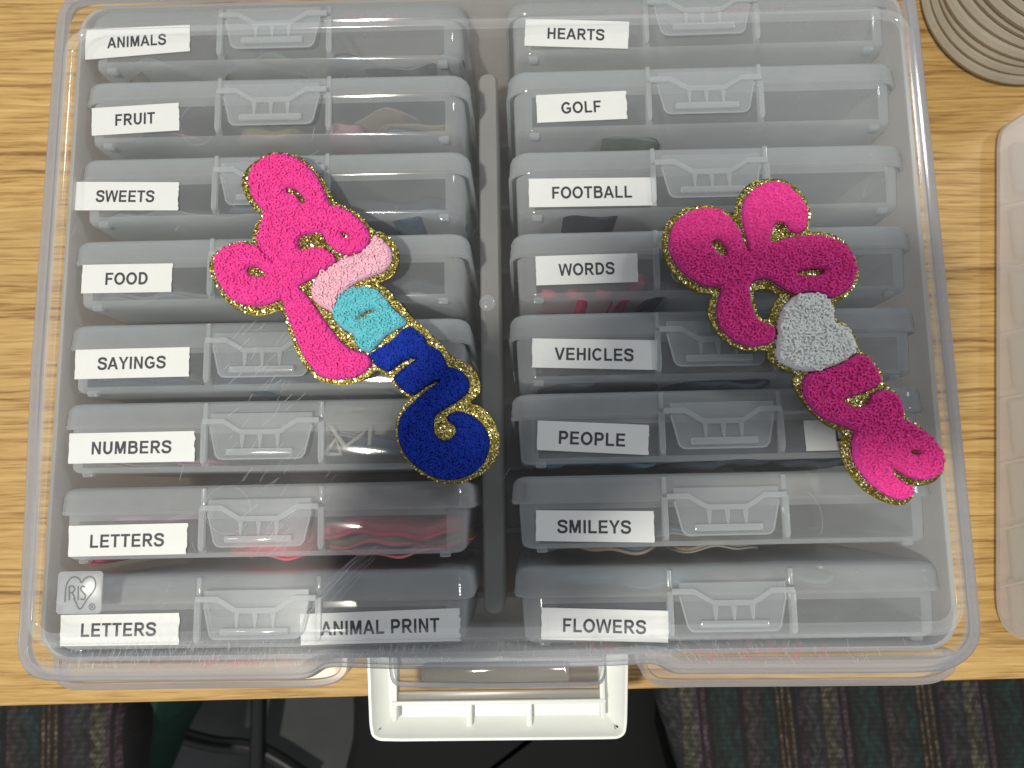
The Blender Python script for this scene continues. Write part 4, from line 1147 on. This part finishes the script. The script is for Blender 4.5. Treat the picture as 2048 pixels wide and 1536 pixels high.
chain(rootR, [('pink', r1, HH), ('pink', r2, HH), ('pink', r3, HH * 1.08), ('pink', r4, HH * .95), ('white', r5, HH * 1.12), ('pink', r6, HH), ('pink', r7, HH), ('pink', r8, HH * 1.05)],
      [g1, g2, g3_], oR, [ohR], 5)

# ------------------------------------------------------------------ rope basket and pale box to the right
bc = at(2022, 2, .004); br = bc[0] - at(1838, 2, .004)[0]
bas = empty('rope_basket', (bc[0], bc[1], 0), label='beige coiled rope basket standing at the top right corner', category='basket')
mb = MB()
coil = .0042; path = []
turns = 14; per = 72
for k in range(turns * per + 1):
    t = k / per; a = 2 * math.pi * t
    r = br - coil + .0010 * math.sin(t * 2.1) + .0006 * math.sin(a * 3 + t) + .0006 * t
    path.append((r * math.cos(a), r * math.sin(a), coil + t * coil * 1.92))
mb.tube(path, coil, 8); mb.build('coil_wall', M['rope'], bas)
mb = MB(); mb.loft([[(r * math.cos(a), r * math.sin(a), z) for a in np.linspace(0, 2 * math.pi, 49)[:-1]] for r, z in ((.002, .004), (br - .007, .004), (br - .007, .002))], True, False)
mb.build('bottom', solid('blue_grey_lining', (.35, .42, .46), .8), bas)

zb = .008
bp = world_poly([(2300, 150), (2048, 224), (2012, 248), (2000, 262), (1996, 290), (1995.5, 700), (1995, 1200), (1998, 1228), (2008, 1253), (2030, 1274), (2060, 1283), (2300, 1290)], zb)
b2 = smooth_closed(resample(bp, .0015), 4)
bxo = empty('plastic_box', (*at(2100, 700, zb), 0), label='flat pinkish translucent plastic box at the right edge of the table', category='plastic box')
O = Vector((*at(2100, 700, zb), 0))
mb = MB()
mb.loft([[(x - O.x, y - O.y, z) for x, y in offset(b2, d)] for z, d in ((.0008, -.004), (.002, -.003), (zb - .0025, -.0010), (zb - .0012, 0), (zb, -.0012))], True, True)
mb.build('lid', M['pale'], bxo)
for py in (330, 460, 590, 720, 850, 980, 1110, 1215):
    x, y = at(2060, py, zb); m2 = MB(); m2.box(x - .008 - O.x, x + .05 - O.x, y - .0155 - O.y, y + .0150 - O.y, .004, zb - .003, .002)
    m2.build('inner_tray', plastic('tray_plastic_%d' % py, (.62 + .04 * math.sin(py), .56, .42), .5, rough=.3), bxo)

for py in (395, 525, 655, 785, 915, 1045, 1160):
    m2 = MB(); a = at(2000, py + 14, zb); b = at(2110, py - 6, zb)
    m2.tube([(a[0] - O.x, a[1] - O.y, zb + .0001), ((a[0] + b[0]) / 2 - O.x, (a[1] + b[1]) / 2 - O.y + .0006, zb + .0002), (b[0] - O.x, b[1] - O.y, zb + .0001)], .0005, 6)
    m2.build('ridge', M['pale'], bxo)

# ------------------------------------------------------------------ what the photographer holds: it throws the shadow on the lid
ph = MB()
pc = Vector((.014, -.092, ZL + .322))
ph.box(-.0640, .0640, -.0345, .0345, -.004, .004, .0035)
phone = ph.build('smartphone', M['phone'], label='dark smartphone held above the case to take the picture', category='phone')
phone.location = pc; phone.rotation_euler = (ROT.x, ROT.y, ROT.z)


def skin(name, chains, mat, parent, lv=2):
    me = bpy.data.meshes.new(name); vs = []; es = []; rs = []
    for ch_, root_i in chains:
        prev = root_i
        for p, r in ch_:
            vs.append(p); rs.append(r)
            if prev is not None: es.append((prev, len(vs) - 1))
            prev = len(vs) - 1
    me.from_pydata(vs, es, []); o = bpy.data.objects.new(name, me); COL.objects.link(o); o.parent = parent
    md = o.modifiers.new('skin', 'SKIN'); sv = me.skin_vertices[0].data
    for i, r in enumerate(rs): sv[i].radius = (r, r)
    sv[0].use_root = True
    ss = o.modifiers.new('sub', 'SUBSURF'); ss.levels = lv; ss.render_levels = lv
    me.materials.append(mat); return o


hand = empty('person', (-.100, -.158, ZL + .31), label='hand and bare forearm of the person holding the phone above the case', category='person')
# forearm -> wrist -> palm, then fingers closed round the lower left of the phone
hb_ = [([((-.022, -.012, .35), .027), ((.024, .016, .20), .025), ((.012, .000, .080), .024), ((.000, -.012, .020), .034), ((.006, .010, .008), .036), ((.016, .034, .010), .030)], None)]
fing = []
for k, (dx, dy, ln) in enumerate(((.020, .030, .9), (.032, .022, 1.0), (.042, .008, .95), (.046, -.010, .8))):
    b = Vector((.016, .030, .010)) + Vector((dx * .2, -.012 * k, .012))
    fing.append(([(tuple(b), .0095), (tuple(b + Vector((.016 * ln, dy * .4, .010))), .0088), (tuple(b + Vector((.027 * ln, dy * .6, .010))), .0082), (tuple(b + Vector((.034 * ln, dy * .7, .004))), .0072)], 5))
fing.append(([((.006, .045, -.000), .0110), ((.014, .062, .002), .0098), ((.028, .074, .006), .0085)], 4))
skin('hand_and_forearm', hb_ + fing, M['skin'], hand)
